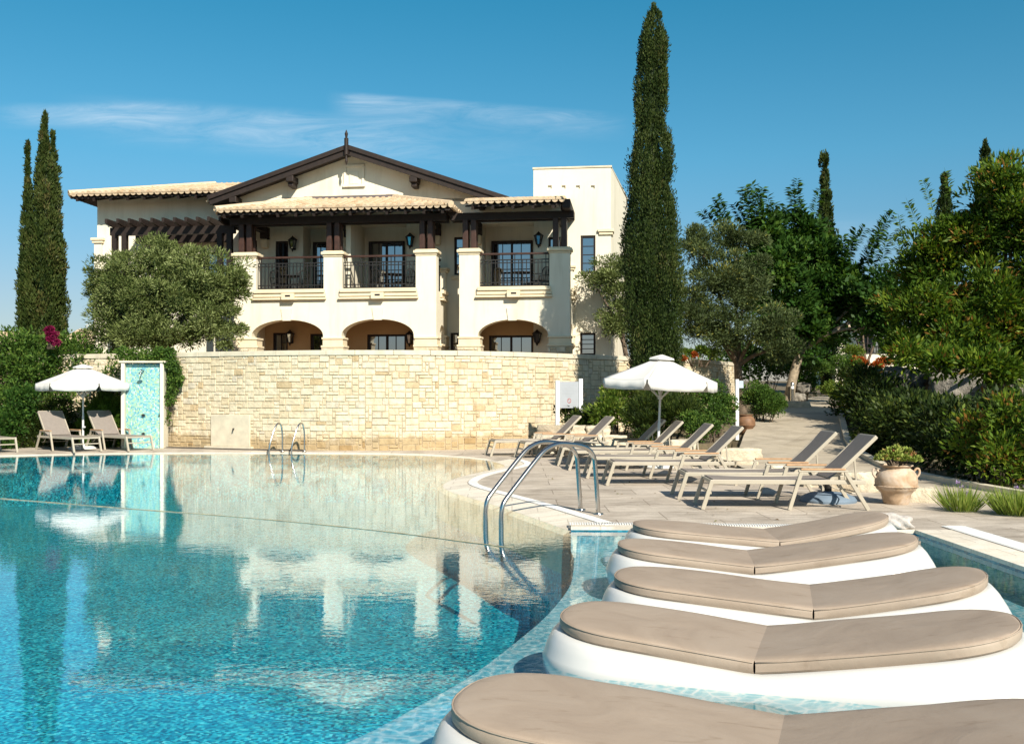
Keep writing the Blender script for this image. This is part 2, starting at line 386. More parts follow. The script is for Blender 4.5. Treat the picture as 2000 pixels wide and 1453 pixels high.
m1 = t.math('MULTIPLY', band(ce, .255, .278, .283, .292), band(az, -.19, -.15, .03, .13))
m2 = t.math('MULTIPLY', band(el, .262, .278, .284, .294), band(az, -.53, -.48, -.38, -.31))
m3 = t.math('MULTIPLY', band(ce, .212, .240, .256, .272), band(az, -.47, -.33, -.18, .10))
m4 = t.math('MULTIPLY', band(el, .13, .15, .165, .185), band(az, .24, .30, .36, .46))
ms = t.math('ADD', t.math('ADD', m1, t.math('MULTIPLY', m2, .8)), t.math('ADD', t.math('MULTIPLY', m3, .75), t.math('MULTIPLY', m4, .25)), clamp=True)
cl = t.math('MULTIPLY', t.math('MULTIPLY', ms, t.ramp(n1, [(.32, (.12,) * 3), (.68, (1, 1, 1))])), t.ramp(n2, [(.3, (.35,) * 3), (.58, (1, 1, 1))]))
tone = t.mix(1.0, sky.outputs[0], t.ramp(t.math('DIVIDE', el0, 1.5708), [(0, (.72, .66, .72)), (.06, (.66, .74, .80)), (.145, (.42, .94, .99)), (.24, (.22, .95, 1.0)), (.36, (.75, .88, .86)), (.6, (.85, .86, .82))]), 'MULTIPLY')
t.l(t.mix(t.math('MULTIPLY', cl, .50), tone, (6.4, 7.6, 8.6)), bg.inputs[0]); bg.inputs[1].default_value = .08

# ================================================================== ground, deck, pool
def gh(x, y):
    if x < 5.5 and y < 28.5 and x > -24: return -2.2
    ys = [-50, 18, 21, 24.5, 28.5, 33, 39, 50, 70, 120, 500]; zs = [0, 0, .08, .22, .55, .88, 1.2, 1.7, 2.6, 3.2, 4]
    return float(np.interp(y, ys, zs)) - .12 if x > 3 else -.1
gx = [-900, -400, -150, -60, -40] + list(range(-30, 31)) + [40, 60, 150, 400, 900]; gy = [-300, -100, -40] + list(range(-20, 61)) + [70, 90, 150, 300, 600, 1500]
b = MB(); b.add([(x, y, gh(x, y)) for y in gy for x in gx], [(j * len(gx) + i, j * len(gx) + i + 1, (j + 1) * len(gx) + i + 1, (j + 1) * len(gx) + i) for j in range(len(gy) - 1) for i in range(len(gx) - 1)])
struct('ground', b, MAT['soil'], smooth=True)

px_edge = [(0, 891), (100, 888.5), (200, 886.7), (300, 885.7), (450, 885.2), (600, 885.4), (750, 886.4), (850, 889.5), (930, 896), (970, 902.5), (988, 909)]
px_pen = [(983, 913), (965, 917), (925, 925), (890, 934), (868, 944), (864, 952), (885, 962), (940, 978), (1005, 998), (1070, 1021), (1115, 1037)]
DECKZ = .05
curve = smoothline([Vector((-16, 24.2, 0))] + [W(x, y) for x, y in px_edge + px_pen], 2)
curve = [Vector((p.x, p.y, 0)) for p in curve]
corner = Vector((4.65, 11.48, 0))
outline = curve + [Vector((1.45, 11.76, 0)), corner, Vector((4.65, -3, 0)), Vector((-16, -3, 0))]
shelf_px = [(1122, 1090), (1120, 1115), (1117, 1138), (1100, 1166), (1064, 1208), (998, 1262), (920, 1322), (800, 1388), (680, 1453)]
SHZ = -.24
shelf_edge = [curve[-1].copy()] + [W(x, y, SHZ) for x, y in shelf_px] + [Vector((-1.7, 4.2, 0)), Vector((-3, 3, 0)), Vector((-5, 1.6, 0)), Vector((-9, .4, 0)), Vector((-16, -.6, 0))]
shelf_edge = smoothline([Vector((p.x, p.y, 0)) for p in shelf_edge], 2)

def sheet(loops, z, name, mat):
    """flat sheet with holes"""
    bm = bmesh.new(); es = []
    for lp in loops:
        vs = [bm.verts.new((p[0], p[1], z)) for p in lp]
        es += [bm.edges.new((vs[i], vs[(i + 1) % len(vs)])) for i in range(len(vs))]
    bmesh.ops.triangle_fill(bm, edges=es, use_beauty=True)
    for f in bm.faces:
        if f.normal.z < 0: f.normal_flip()
    me = bpy.data.meshes.new(name); bm.to_mesh(me); bm.free(); me.materials.append(mat)
    o = bpy.data.objects.new(name, me); C.objects.link(o); return tag(o, kind='structure')
deck_out = [(-30, -8), (6.6, -8), (6.6, 12.5), (6.2, 13.9), (5.45, 17), (4.75, 20), (4.7, 22), (4.6, 25), (4.6, 29), (2, 30.4), (0, 28.9), (-2.8, 27.9), (-6.2, 28), (-10.2, 29.7), (-14, 30.8), (-30, 31.5)]
def band_strip(pts, o0, o1, z, mb, sgn=1, z1=None):
    """ribbon beside a line, between two distances to its left"""
    vs = []
    for i, p in enumerate(pts):
        d = (pts[min(i + 1, len(pts) - 1)] - pts[max(i - 1, 0)]).normalized(); n = Vector((-d.y, d.x, 0)) * sgn
        vs += [p + n * o0 + Vector((0, 0, z)), p + n * o1 + Vector((0, 0, z if z1 is None else z1))]
    mb.add(vs, [(2 * i, 2 * i + 1, 2 * i + 3, 2 * i + 2) for i in range(len(pts) - 1)])
def offset_line(pts, o):
    out = []
    for i, p in enumerate(pts):
        d = (pts[min(i + 1, len(pts) - 1)] - pts[max(i - 1, 0)]).normalized(); out.append(p + Vector((-d.y, d.x, 0)) * o)
    return out
inner = offset_line(curve, .41)
sheet([deck_out, inner[:-1] + [inner[-1] + Vector((.05, -.1, 0)), Vector((1.45, 11.76, 0)), corner, Vector((4.65, -3, 0)), Vector((-16, -3, 0))]], DECKZ, 'pool_deck', MAT['deck'])
k0 = len(curve) * 9 // 20
b = MB(); band_strip(curve[:k0 + 1], .12, .42, .02, b, z1=DECKZ + .004); struct('far_coping', b, MAT['deck'])
b = MB(); band_strip(curve, -.10, .0, -.045, b, z1=.004); band_strip(curve[:k0 + 1], .0, .12, .004, b, z1=.02); band_strip(curve[k0:], .0, .42, .004, b, z1=DECKZ + .004)
far_edge = [curve[-1], Vector((1.45, 11.76, 0)), corner]; right_edge = [corner, Vector((4.65, -3, 0))]
band_strip(far_edge, 0, .16, DECKZ + .005, b); band_strip(far_edge, 0, 0, DECKZ + .005, b, z1=.014); band_strip(right_edge, 0, 0, DECKZ + .006, b, z1=.014); band_strip([corner, Vector((4.65, -3, 0))], 0, .42, DECKZ + .006, b)
struct('pool_coping', b, MAT['rimstone'])
b = MB()
for pts in (far_edge, right_edge): band_strip(pts, .0, .0, .014, b, z1=-.06)
struct('waterline_tiles', b, MAT['bluetile'])
b = MB(); k0 = len(curve) * 9 // 20; band_strip(curve[k0:], -.10, -.12, -.045, b, z1=-.50); struct('pool_wall_upper', b, MAT['sandtile'])
PFZ = -1.3
b = MB(); band_strip(curve[:k0 + 1], -.10, -.10, -.045, b, z1=PFZ); band_strip(curve[k0:], -.12, -.12, -.50, b, z1=PFZ); band_strip(shelf_edge, 0, 0, SHZ, b, z1=PFZ)
band_strip([Vector((-16, -3, 0)), Vector((-16, 24.2, 0))], 0, 0, .05, b, z1=PFZ); struct('pool_wall', b, MAT['pooltile'])
b = MB(); band_strip(far_edge, 0.001, 0.001, -.06, b, z1=SHZ); band_strip(right_edge, .001, .001, -.06, b, z1=SHZ); band_strip([Vector((4.65, -3, 0)), Vector((-16, -3, 0))], 0, 0, .05, b, z1=SHZ); struct('shelf_wall', b, MAT['shelftile'])
sheet([shelf_edge + [Vector((-16, -3, 0)), Vector((4.65, -3, 0)), corner, Vector((1.45, 11.76, 0))]], SHZ, 'pool_shelf', MAT['shelftile'])
sheet([[(-18, -5), (6, -5), (6, 28.2), (-18, 28.2)]], PFZ, 'pool_floor', MAT['pooltile'])
sheet([outline], 0, 'pool_water', MAT['water'])
# slatted overflow drains let into the deck
def slat_drain(pts, o0, o1, step, name, label):
    b = MB(); L = 0; acc = 0
    for i in range(len(pts) - 1):
        a, c = pts[i], pts[i + 1]; d = (c - a); l = d.length
        if l < 1e-6: continue
        d.normalize(); n = Vector((-d.y, d.x, 0)); s = -acc
        while s < l:
            if s >= 0:
                p = a + d * s; q0 = p + n * o0; q1 = p + n * o1
                b.bar(q0 + Vector((0, 0, DECKZ + .008)), q1 + Vector((0, 0, DECKZ + .008)), step * .62, .012)
            s += step
        acc = (acc + l) % step if False else (l - (s - step))
    return tag(b.build(name, MAT['drain']), label, 'drain')
slat_drain(curve[len(curve) // 2 - 4:], .44, .60, .03, 'overflow_drain', 'white slatted overflow drain curving round the deck tip beside the near ladder')
slat_drain(far_edge, .17, .33, .03, 'overflow_drain', 'straight white slatted overflow drain behind the farthest in-pool daybed')
slat_drain([corner + Vector((.0, .3, 0)), Vector((4.65, 2, 0))], .46, .68, .035, 'overflow_drain', 'white slatted overflow drain along the right side of the shallow shelf')
b = MB(); band_strip([corner + Vector((0, .3, 0)), Vector((4.65, -3, 0))], .43, .455, DECKZ + .012, b); band_strip([corner + Vector((0, .3, 0)), Vector((4.65, -3, 0))], .685, .71, DECKZ + .012, b)
struct('drain_kerb', b, MAT['white'])

pl = [(6.6, -8), (6.6, 12.4), (6.2, 14), (5.45, 17), (4.75, 20), (4.75, 21.5), (5.6, 24.5), (6.7, 28.5), (8.3, 33), (11, 39), (14, 46)]
pr = [(10, -8), (8.5, 12.4), (8.0, 14), (7.65, 17), (7.6, 20), (7.8, 21.5), (8.3, 24.5), (9.5, 28.5), (10.9, 33), (13.2, 39.5), (17, 46)]
pz = [.044, .044, .044, .05, .08, .14, .28, .62, .95, 1.27, 1.5]
sl = smoothline([(*p, z) for p, z in zip(pl, pz)], 2); sr = smoothline([(*p, z) for p, z in zip(pr, pz)], 2)
b = MB(); b.add([q for p in zip(sl, sr) for q in p], [(2 * i, 2 * i + 1, 2 * i + 3, 2 * i + 2) for i in range(len(sl) - 1)]); struct('garden_path', b, MAT['path'], smooth=True)
b = MB()
for s in (sr,):
    for i in range(len(s) - 1):
        b.bar(s[i] + Vector((0, 0, .03)), s[i + 1] + Vector((0, 0, .03)), .16, .12)
struct('path_kerb', b, MAT['coping'])

# ================================================================== the curved stone wall and its terrace
wl = smoothline([(-21, 32.2, 0), (-17, 31.4, 0), (-13, 30.4, 0), (-10.2, 29.3, 0), (-6.2, 27.6, 0), (-2.8, 27.4, 0), (0, 28.5, 0), (3.6, 32, 0), (5.7, 33.9, 0), (8.0, 37.2, 0), (9.3, 40.5, 0), (9.9, 44, 0)], 3)
WT = 2.66
cum = [0]
for i in range(len(wl) - 1): cum.append(cum[-1] + (wl[i + 1] - wl[i]).length)
def wall_pt(s, off=0.0):
    i = min(max(np.searchsorted(cum, s) - 1, 0), len(wl) - 2)
    d = (wl[i + 1] - wl[i]).normalized(); p = wl[i] + d * (s - cum[i]); return p + Vector((d.y, -d.x, 0)) * off
def ashlar(mb, fn, L, H, cell=.092, rs=3, gap=.007, dep=.02):
    """random coursed stonework: blocks of mixed sizes packed on a grid; fn(s, z, off) -> 3-D"""
    rg = random.Random(rs); nx = int(L / cell); nz = int(round(H / cell)); used = [[False] * nx for _ in range(nz)]
    cz = H / nz; cx = L / nx
    for j in range(nz):
        i = 0
        while i < nx:
            if used[j][i]: i += 1; continue
            h = 1 if rg.random() < .34 else 2
            wd = rg.choice((2, 2, 3, 3, 4, 4, 5)) if h == 2 else rg.choice((1, 2, 2, 3, 4))
            h = min(h, nz - j)
            k = 0
            while k < wd and i + k < nx and not used[j][i + k]: k += 1
            for a in range(h):
                for c in range(k): used[j + a][i + c] = True
            g = gap * rg.uniform(.6, 1.3)
            s0, s1, z0, z1 = i * cx + g, (i + k) * cx - g, j * cz + g, (j + h) * cz - g
            q = dep * rg.uniform(.7, 1.5); e = min(.010, (s1 - s0) * .2)
            jt = lambda: rg.uniform(-.006, .006)
            o = [(s0, z0), (s1, z0), (s1, z1), (s0, z1)]
            n = [(s0 + e + jt(), z0 + e + jt()), (s1 - e + jt(), z0 + e + jt()), (s1 - e + jt(), z1 - e + jt()), (s0 + e + jt(), z1 - e + jt())]
            mb.add([fn(s, z, 0) for s, z in o] + [fn(s, z, q + jt() * .6) for s, z in n], [(4, 5, 6, 7), (0, 1, 5, 4), (1, 2, 6, 5), (2, 3, 7, 6), (3, 0, 4, 7)], min(1, max(0, rg.gauss(.55, .27))))
            i += k
wall = thing('retaining_wall', 'long curved cream stone retaining wall between the pool and the hotel', 'wall')
b = MB(); ashlar(b, lambda s, z, o: wall_pt(s, o) + Vector((0, 0, z + .02)), cum[-1], WT, rs=11)
b.build('stonework', MAT['stone'], wall, recalc=False)
b = MB(); vs = []
for s in cum: vs += [wall_pt(s, 0) + Vector((0, 0, -.1)), wall_pt(s, 0) + Vector((0, 0, WT)), wall_pt(s, -.4) + Vector((0, 0, WT)), wall_pt(s, -.4) + Vector((0, 0, -.1))]
b.add(vs, [(4 * i + k, 4 * i + 4 + k, 4 * i + 5 + k, 4 * i + 1 + k) for i in range(len(cum) - 1) for k in (0, 1, 2)]); b.build('core', MAT['mortar'], wall)
b = MB(); s = 0; rg = random.Random(5)
while s < cum[-1] - .1:
    l = rg.uniform(.7, 1.1); e = min(s + l, cum[-1]); g = .004
    p = [wall_pt(s + g, .05), wall_pt(e - g, .05), wall_pt(e - g, -.42), wall_pt(s + g, -.42)]
    b.hexa([q + Vector((0, 0, WT + .02)) for q in p] + [q + Vector((0, 0, WT + .16)) for q in p]); s = e
b.build('coping', MAT['coping'], wall, bevel=.012)
terr = [(p.x, p.y) for p in [wall_pt(s, -.3) for s in cum]] + [(14, 60), (-24, 60)]
sheet([terr], 1.98, 'terrace', MAT['cotto'])
b = MB(); band_strip([wall_pt(s, .03) + Vector((0, 0, 0)) for s in np.linspace(10.8, 16, 30)], 0, -.35, DECKZ + .02, b); struct('pebble_strip', b, MAT['gravel'])
# plain stone plaque with a water spout, set against the wall
def s_at(px):
    return min(np.linspace(4, 30, 2000), key=lambda s: abs(HX + wall_pt(s).x / wall_pt(s).y * F - px))
s0, s1 = s_at(415), s_at(490)
sp = thing('wall_fountain', 'plain cream stone plaque with a small spout on the curved wall', 'wall fountain', wall_pt((s0 + s1) / 2, .05))
b = MB(); o0 = Vector(sp.location); p = [wall_pt(s0, .07) - o0, wall_pt(s1, .07) - o0, wall_pt(s1, .0) - o0, wall_pt(s0, .0) - o0]
b.hexa([q + Vector((0, 0, .12)) for q in p] + [q + Vector((0, 0, 1.02)) for q in p]); b.build('plaque', MAT['coping'], sp, bevel=.01)
b = MB(); b.tube([(.12, 0.0, .62), (.12, -.12, .62), (.12, -.15, .57)], .022); b.build('spout', MAT['iron'], sp)
b = MB(); p2 = [wall_pt(s0 - .2, .12) - o0, wall_pt(s1 + .1, .12) - o0, wall_pt(s1 + .1, .0) - o0, wall_pt(s0 - .2, .0) - o0]
b.hexa([q + Vector((0, 0, .03)) for q in p2] + [q + Vector((0, 0, .118)) for q in p2]); b.build('plinth', MAT['coping'], sp, bevel=.01)
# mosaic shower wall
sh = thing('shower_wall', 'turquoise mosaic shower panel in a cream frame at the left end of the wall', 'shower', (-10.62, 28.72, DECKZ), R(3))
b = MB(); b.box(-.50, .50, -.02, .3, .0, 2.42); b.build('mosaic', MAT['showertile'], sh)
for x in (-.55, .55):
    b = MB(); b.box(x - .05, x + .05, -.16, .32, 0, 2.45); b.build('frame_pier', MAT['stucco'], sh, bevel=.01)
b = MB(); b.box(-.66, .66, -.19, .34, 2.452, 2.51); b.build('frame_cap', MAT['coping'], sh, bevel=.01)
b = MB(); b.tube([(0, -.02, 2.22), (0, -.2, 2.25), (0, -.3, 2.2)], .018); b.lathe([(.0, .05), (.03, .04), (.08, 0), (0, -.005)], 16, (0, -.31, 2.13)); b.build('shower_head', MAT['steel'], sh, smooth=True)
for z, r in ((.95, .035), (.42, .03)):
    b = MB(); b.tube([(0, -.02, z), (0, -.09, z)], r, 12); b.tube([(-.06, -.08, z), (.06, -.08, z)], .012); b.build('tap', MAT['iron'], sh)

# ================================================================== the hotel
TH = R(7); O = D(830, 33.6, None, 0)
hotel = thing('hotel_building', 'cream stucco hotel with tiled roofs, arches and balconies behind the curved wall', 'hotel', (O.x, O.y, 0), -TH)
cU = (math.cos(TH), -math.sin(TH)); cV = (math.sin(TH), math.cos(TH))
def BU(x, v):
    k = (x - HX) / F; Yv = O.y + v * cV[1]; Xv = O.x + v * cV[0]
    return (k * Yv - Xv) / (cU[0] - k * cU[1])
def B(x, y, v):
    u = BU(x, v); Yw = O.y + u * cU[1] + v * cV[1]; return Vector((u, v, CAMZ + (HY - y) * Yw / F))
def BZ(x, y, v): return B(x, y, v).z
def to_world(p): return Vector((O.x + p[0] * cU[0] + p[1] * cV[0], O.y + p[0] * cU[1] + p[1] * cV[1], p[2]))

TER = 1.98
def arch_pts(u0, u1, zs, za, n=18):
    uc = (u0 + u1) / 2; a = (u1 - u0) / 2
    return [(uc - a * math.cos(math.pi * i / n), zs + (za - zs) * math.sin(math.pi * i / n)) for i in range(n + 1)]
def arcade(name, u0, u1, z1, arches, v0, v1):
    poly = [(u0, TER)]
    for a0, a1, zs, za in arches: poly += [(a0, TER)] + arch_pts(a0, a1, zs, za) + [(a1, TER)]
    poly += [(u1, TER), (u1, z1), (u0, z1)]
    b = MB(); b.prism(poly, lambda a, c, t: (a, t, c), v0, v1); return b.build(name, MAT['stucco'], hotel)
uA0, uA1, uB0, uB1, uC0, uC1 = [BU(x, 0) for x in (457, 500, 632, 668, 812, 852)]
uD0, uD1, uE0, uE1 = [BU(x, 0) for x in (897, 936, 1073, 1113)]
zS = BZ(700, 568, 0)
zs1, za1 = BZ(650, 655, 0), BZ(740, 623, 0)
arcade('arcade_wall', uA0, uC1, zS, [(BU(491, 0), BU(631, 0), zs1, za1), (BU(667, 0), BU(808, 0), zs1, za1)], 0, .5)
zs2, za2 = BZ(1000, 656, 0), BZ(1000, 624, 0)
arcade('arcade_wall', uD0, uE1, zS, [(BU(933, 0), BU(1071, 0), zs2, za2)], 0, .5)
def side_wall(u0, u1):
    poly = [(.5, TER), (.62, TER)] + arch_pts(.62, 1.45, zs1, BZ(740, 632, 0)) + [(1.45, TER), (2.0, TER), (2.0, zS), (.5, zS)]
    b = MB(); b.prism(poly, lambda a, c, t: (t, a, c), u0, u1); b.build('arcade_wall', MAT['stucco'], hotel)
side_wall(uC1 - .4, uC1); side_wall(uE1 - .4, uE1); side_wall(uD0, uD0 + .35); side_wall(uA0, uA0 + .35)
# keystones
for x in (560, 738, 1001):
    b = MB(); u = BU(x, 0); z = za1 if x < 900 else za2
    b.prism([(u - .14, z - .035), (u + .14, z - .035), (u + .2, z + .38), (u - .2, z + .38)], lambda a, c, t: (a, t, c), -.035, .1); b.build('keystone', MAT['stucco'], hotel)
# piers with caps, bases in two ledges and a stone foot
zC = BZ(760, 500, 0)
for i, (a, c) in enumerate(((uA0, uA1), (uB0, uB1), (uC0, uC1), (uD0, uD1), (uE0, uE1))):
    b = MB(); b.box(a, c, 0, .42, zS, zC); p = b.build('pillar', MAT['stucco'], hotel)
    b = MB(); b.box(a - .03, c + .03, -.03, .45, zC, zC + .07); b.box(a - .08, c + .08, -.08, .50, zC + .07, zC + .17); b.box(a - .02, c + .02, -.02, .44, zC + .17, zC + .21); b.build('cap', MAT['trim'], p, bevel=.02)
    zl = BZ(740, 660, 0)
    b = MB(); b.box(a - .06, c + .06, -.06, .56, zl - .04, zl + .03); b.box(a - .03, c + .03, -.03, .53, zl - .25, zl - .04); b.box(a - .08, c + .08, -.08, .58, zl - .32, zl - .25); b.build('ledge', MAT['trim'], p, bevel=.015)
    b = MB(); b.box(a - .06, c + .06, -.06, .56, TER, zl - .33); ashlar(b, lambda s, z, o: Vector((a - .06 + s, -.062 - o, TER + z)), c - a + .12, zl - .33 - TER, .1, 20 + i); b.build('stone_foot', MAT['stone'], p, recalc=False)
# side half-piers on the balconies
for u1 in (uC1, uE1):
    b = MB(); b.box(u1 - .4, u1, 1.55, 2.0, zS, zC - .38); p = b.build('pillar', MAT['stucco'], hotel)
    b = MB(); b.box(u1 - .45, u1 + .06, 1.5, 1.99, zC - .38, zC - .30); b.box(u1 - .48, u1 + .1, 1.46, 1.99, zC - .30, zC - .22); b.build('cap', MAT['trim'], p, bevel=.015)
    b = MB(); b.box(u1 - .02, u1 + .09, .62, 1.98, zs1 - .35, zs1 - .28); b.box(u1 - .02, u1 + .06, 1.46, 1.98, zs1 - .28, zs1 - .02); b.box(u1 - .02, u1 + .09, 1.44, 1.98, zs1 - .02, zs1 + .05); b.build('ledge', MAT['trim'], p, bevel=.012)
# balcony floors with stepped mouldings and drain spouts
def balcony(u0, u1, sides=()):
    b = MB(); b.box(u0, u1, .5, 2.0, zS - .26, zS - .06); b.box(u0, u1, .02, .5, zS, zS + .05); o = b.build('balcony_floor', MAT['cotto'], hotel)
    b = MB(); b.box(u0 - .05, u1 + .05, -.13, -.002, zS - .06, zS + .07); b.box(u0 - .08, u1 + .08, -.08, -.002, zS - .19, zS - .06); b.box(u0 - .12, u1 + .1, -.12, -.002, zS - .29, zS - .22)
    b.build('moulding', MAT['trim'], o, bevel=.015)
    uc = (u0 + u1) / 2
    b = MB(); b.box(uc - .22, uc + .22, -.24, -.132, zS - .30, zS - .08); b.build('spout_box', MAT['trim'], o, bevel=.01)
    b = MB(); b.box(uc - .08, uc + .1, -.244, -.2, zS - .2, zS - .14); b.build('spout_dark_block', MAT['iron'], o)  # black block standing in for the shaded spout opening
for a, c in ((uA1, uB0), (uB1, uC0), (uD1, uE0)): balcony(a, c)
for u1 in (uC1, uE1):
    b = MB()
    for z0, z1, p in ((-.06, .07, .13), (-.19, -.06, .07), (-.29, -.22, .12)): b.box(u1 + .002, u1 + p, .66, 1.6, zS + z0, zS + z1)
    b.build('moulding', MAT['trim'], hotel, bevel=.012)
# railings
def railing(pa, pb):
    pa, pb = Vector(pa), Vector(pb); d = pb - pa; L = d.length; zt = BZ(740, 499, 0) - pa.z
    b = MB(); up = Vector((0, 0, 1))
    for h, wd in ((.06, .035), (.17, .03), (zt - .20, .035), (zt - .30, .03)): b.bar(pa + up * h, pb + up * h, wd, wd)
    n = int(L / .125)
    for i in range(n + 1):
        p = pa + d * (i / n); b.bar(p + up * .06, p + up * (zt if i % 4 == 1 else zt - .2), .028, .028, (0, 1, 0))
    o = b.build('railing', MAT['iron'], hotel)
    b = MB(); b.bar(pa + up * zt, pb + up * zt, .08, .07); b.build('handrail', MAT['redwood'], o, bevel=.015)
for a, c in ((uA1, uB0), (uB1, uC0), (uD1, uE0)): railing((a, .18, zS + .06), (c, .18, zS + .06))
railing((uC1 - .18, .62, zS + .06), (uC1 - .18, 1.55, zS + .06)); railing((uE1 - .18, .62, zS + .06), (uE1 - .18, 1.55, zS + .06))

# main wall with openings
def wall_holes(mb, u0, u1, z0, z1, holes, v, fn=None):
    fn = fn or (lambda u, vv, z: (u, vv, z))
    us = sorted({u0, u1} | {h[i] for h in holes for i in (0, 1)}); zs = sorted({z0, z1} | {h[i] for h in holes for i in (2, 3)})
    us = [x for x in us if u0 <= x <= u1]; zs = [x for x in zs if z0 <= x <= z1]
    for i in range(len(us) - 1):
        for j in range(len(zs) - 1):
            um, zm = (us[i] + us[i + 1]) / 2, (zs[j] + zs[j + 1]) / 2
            if any(h[0] < um < h[1] and h[2] < zm < h[3] for h in holes): continue
            mb.add([fn(us[i], v, zs[j]), fn(us[i + 1], v, zs[j]), fn(us[i + 1], v, zs[j + 1]), fn(us[i], v, zs[j + 1])], [(0, 1, 2, 3)])
    for h in holes:
        a, c, p, q, dp = h
        for e in (((a, p), (c, p)), ((c, p), (c, q)), ((c, q), (a, q)), ((a, q), (a, p))):
            mb.add([fn(e[0][0], v, e[0][1]), fn(e[1][0], v, e[1][1]), fn(e[1][0], v + dp, e[1][1]), fn(e[0][0], v + dp, e[0][1])], [(0, 1, 2, 3)])
        if dp > .5: mb.add([fn(a, v + dp, p), fn(c, v + dp, p), fn(c, v + dp, q), fn(a, v + dp, q)], [(0, 1, 2, 3)])
def win(name, u0, u1, z0, z1, v, leaves=1, bars=True, mid=True, par=None, fw=.07, curtain=False):
    """timber frame, glazed leaves and glazing bars; the panes sit inside the frame"""
    fr = MB(); par = par or hotel
    fr.box(u0, u0 + fw, v - .05, v + .06, z0, z1); fr.box(u1 - fw, u1, v - .05, v + .06, z0, z1)
    fr.box(u0 + fw, u1 - fw, v - .05, v + .06, z1 - fw, z1); fr.box(u0 + fw, u1 - fw, v - .05, v + .06, z0, z0 + fw)
    w_ = (u1 - u0 - 2 * fw) / leaves
    for i in range(1, leaves): x = u0 + fw + i * w_; fr.box(x - fw * .5, x + fw * .5, v - .045, v + .055, z0 + fw, z1 - fw)
    if bars:
        for i in range(leaves):
            x = u0 + fw + (i + .5) * w_
            if w_ > .4: fr.box(x - .012, x + .012, v - .01, v + .02, z0 + fw, z1 - fw)
            for k in (1, 2, 3):
                z = z0 + fw + (z1 - z0 - 2 * fw) * k / 4
                if k in (1, 2) or w_ <= .4: fr.box(u0 + fw + i * w_, u0 + fw + (i + 1) * w_, v - .012, v + .018, z - .012, z + .012)
    o = fr.build(name, MAT['wood'], par)
    for i in range(leaves):
        b = MB(); b.box(u0 + fw + i * w_ + .001, u0 + fw + (i + 1) * w_ - .001, v + .022, v + .03, z0 + fw, z1 - fw); b.build('pane', MAT['glass'], o)
    return o
VW = 2.0
def rect(x0, y0, x1, y1, v=VW):
    return BU(x0, v), BU(x1, v), BZ((x0 + x1) / 2, y1, v), BZ((x0 + x1) / 2, y0, v)
FL1 = zS - .04
holes = []; wins = []
def hole(x0, y0, x1, y1, dp=.16, floor=None, name='window', leaves=1, **k):
    a, c, p, q = rect(x0, y0, x1, y1)
    if floor is not None: p = floor
    holes.append((a, c, p, q, dp)); wins.append((name, a, c, p, q, VW + dp - .06, leaves, k))
hole(476, 470, 502, 560, floor=FL1 + .01); hole(538, 471, 563, 540, floor=FL1 + .01, name='balcony_door', leaves=1)
hole(833, 464, 850, 545); hole(887, 463, 909, 537)
hole(533, 650, 562, 690, floor=TER + .01, name='terrace_door'); hole(606, 652, 640, 690, floor=TER + .01, name='terrace_door')
hole(717, 653, 793, 690, floor=TER + .01, name='terrace_door', leaves=2); hole(880, 650, 896, 690, floor=TER + .4)
hole(955, 655, 1041, 690, floor=TER + .01, name='terrace_door', leaves=2)
for x0, x1, yt, d0, d1, dt, lv in ((592, 650, 441, 612, 641, 474, 1), (700, 794, 437, 721, 790, 473, 2), (942, 1043, 436, 960, 1040, 472, 2)):
    a, c, p, q = rect(x0, yt, x1, 560); holes.append((a, c, FL1 + .01, q, .85))
    wins.append(('balcony_door', BU(d0, VW + .8), BU(d1, VW + .8), FL1 + .012, BZ(d0, dt, VW + .85), VW + .79, lv, {}))
uL, uR = BU(452, VW), BU(1050, VW)
ZM = BZ(1000, 387, VW)
inr = lambda u0, u1, z0, z1: [h for h in holes if u0 < (h[0] + h[1]) / 2 < u1 and z0 < (h[2] + h[3]) / 2 < z1]
b = MB(); zq = zS - .25
wall_holes(b, uL, uR, zq, ZM, inr(uL, uR, zq, ZM), VW)
for a_, c_ in ((uL, uA0 + .35), (uC1 - .4, uD0 + .35), (uE1 - .4, uR)): wall_holes(b, a_, c_, TER - .3, zq, inr(a_, c_, TER - .3, zq), VW)
b.box(uL, uR, VW + .9, VW + 1.2, TER, ZM - .05)
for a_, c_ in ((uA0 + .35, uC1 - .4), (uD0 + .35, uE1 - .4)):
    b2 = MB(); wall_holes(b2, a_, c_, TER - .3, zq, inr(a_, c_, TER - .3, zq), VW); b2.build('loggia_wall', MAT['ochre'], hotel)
b.build('main_wall', MAT['stucco'], hotel)
for nm, a, c, p, q, v, lv, k in wins: win(nm, a, c, p, q, v, lv, **k)
b = MB(); b.box(BU(882, VW), BU(912, VW), VW - .08, VW - .002, BZ(897, 546, VW), BZ(897, 539, VW)); b.build('window_sill', MAT['trim'], hotel)
# soffit between arcade and main wall, party wall between the two left balconies
b = MB(); b.box(uB1 - .05, uB1 + .12, .63, VW - .003, zS + .05, BZ(700, 436, VW) + .12); b.build('party_wall', MAT['stucco'], hotel)
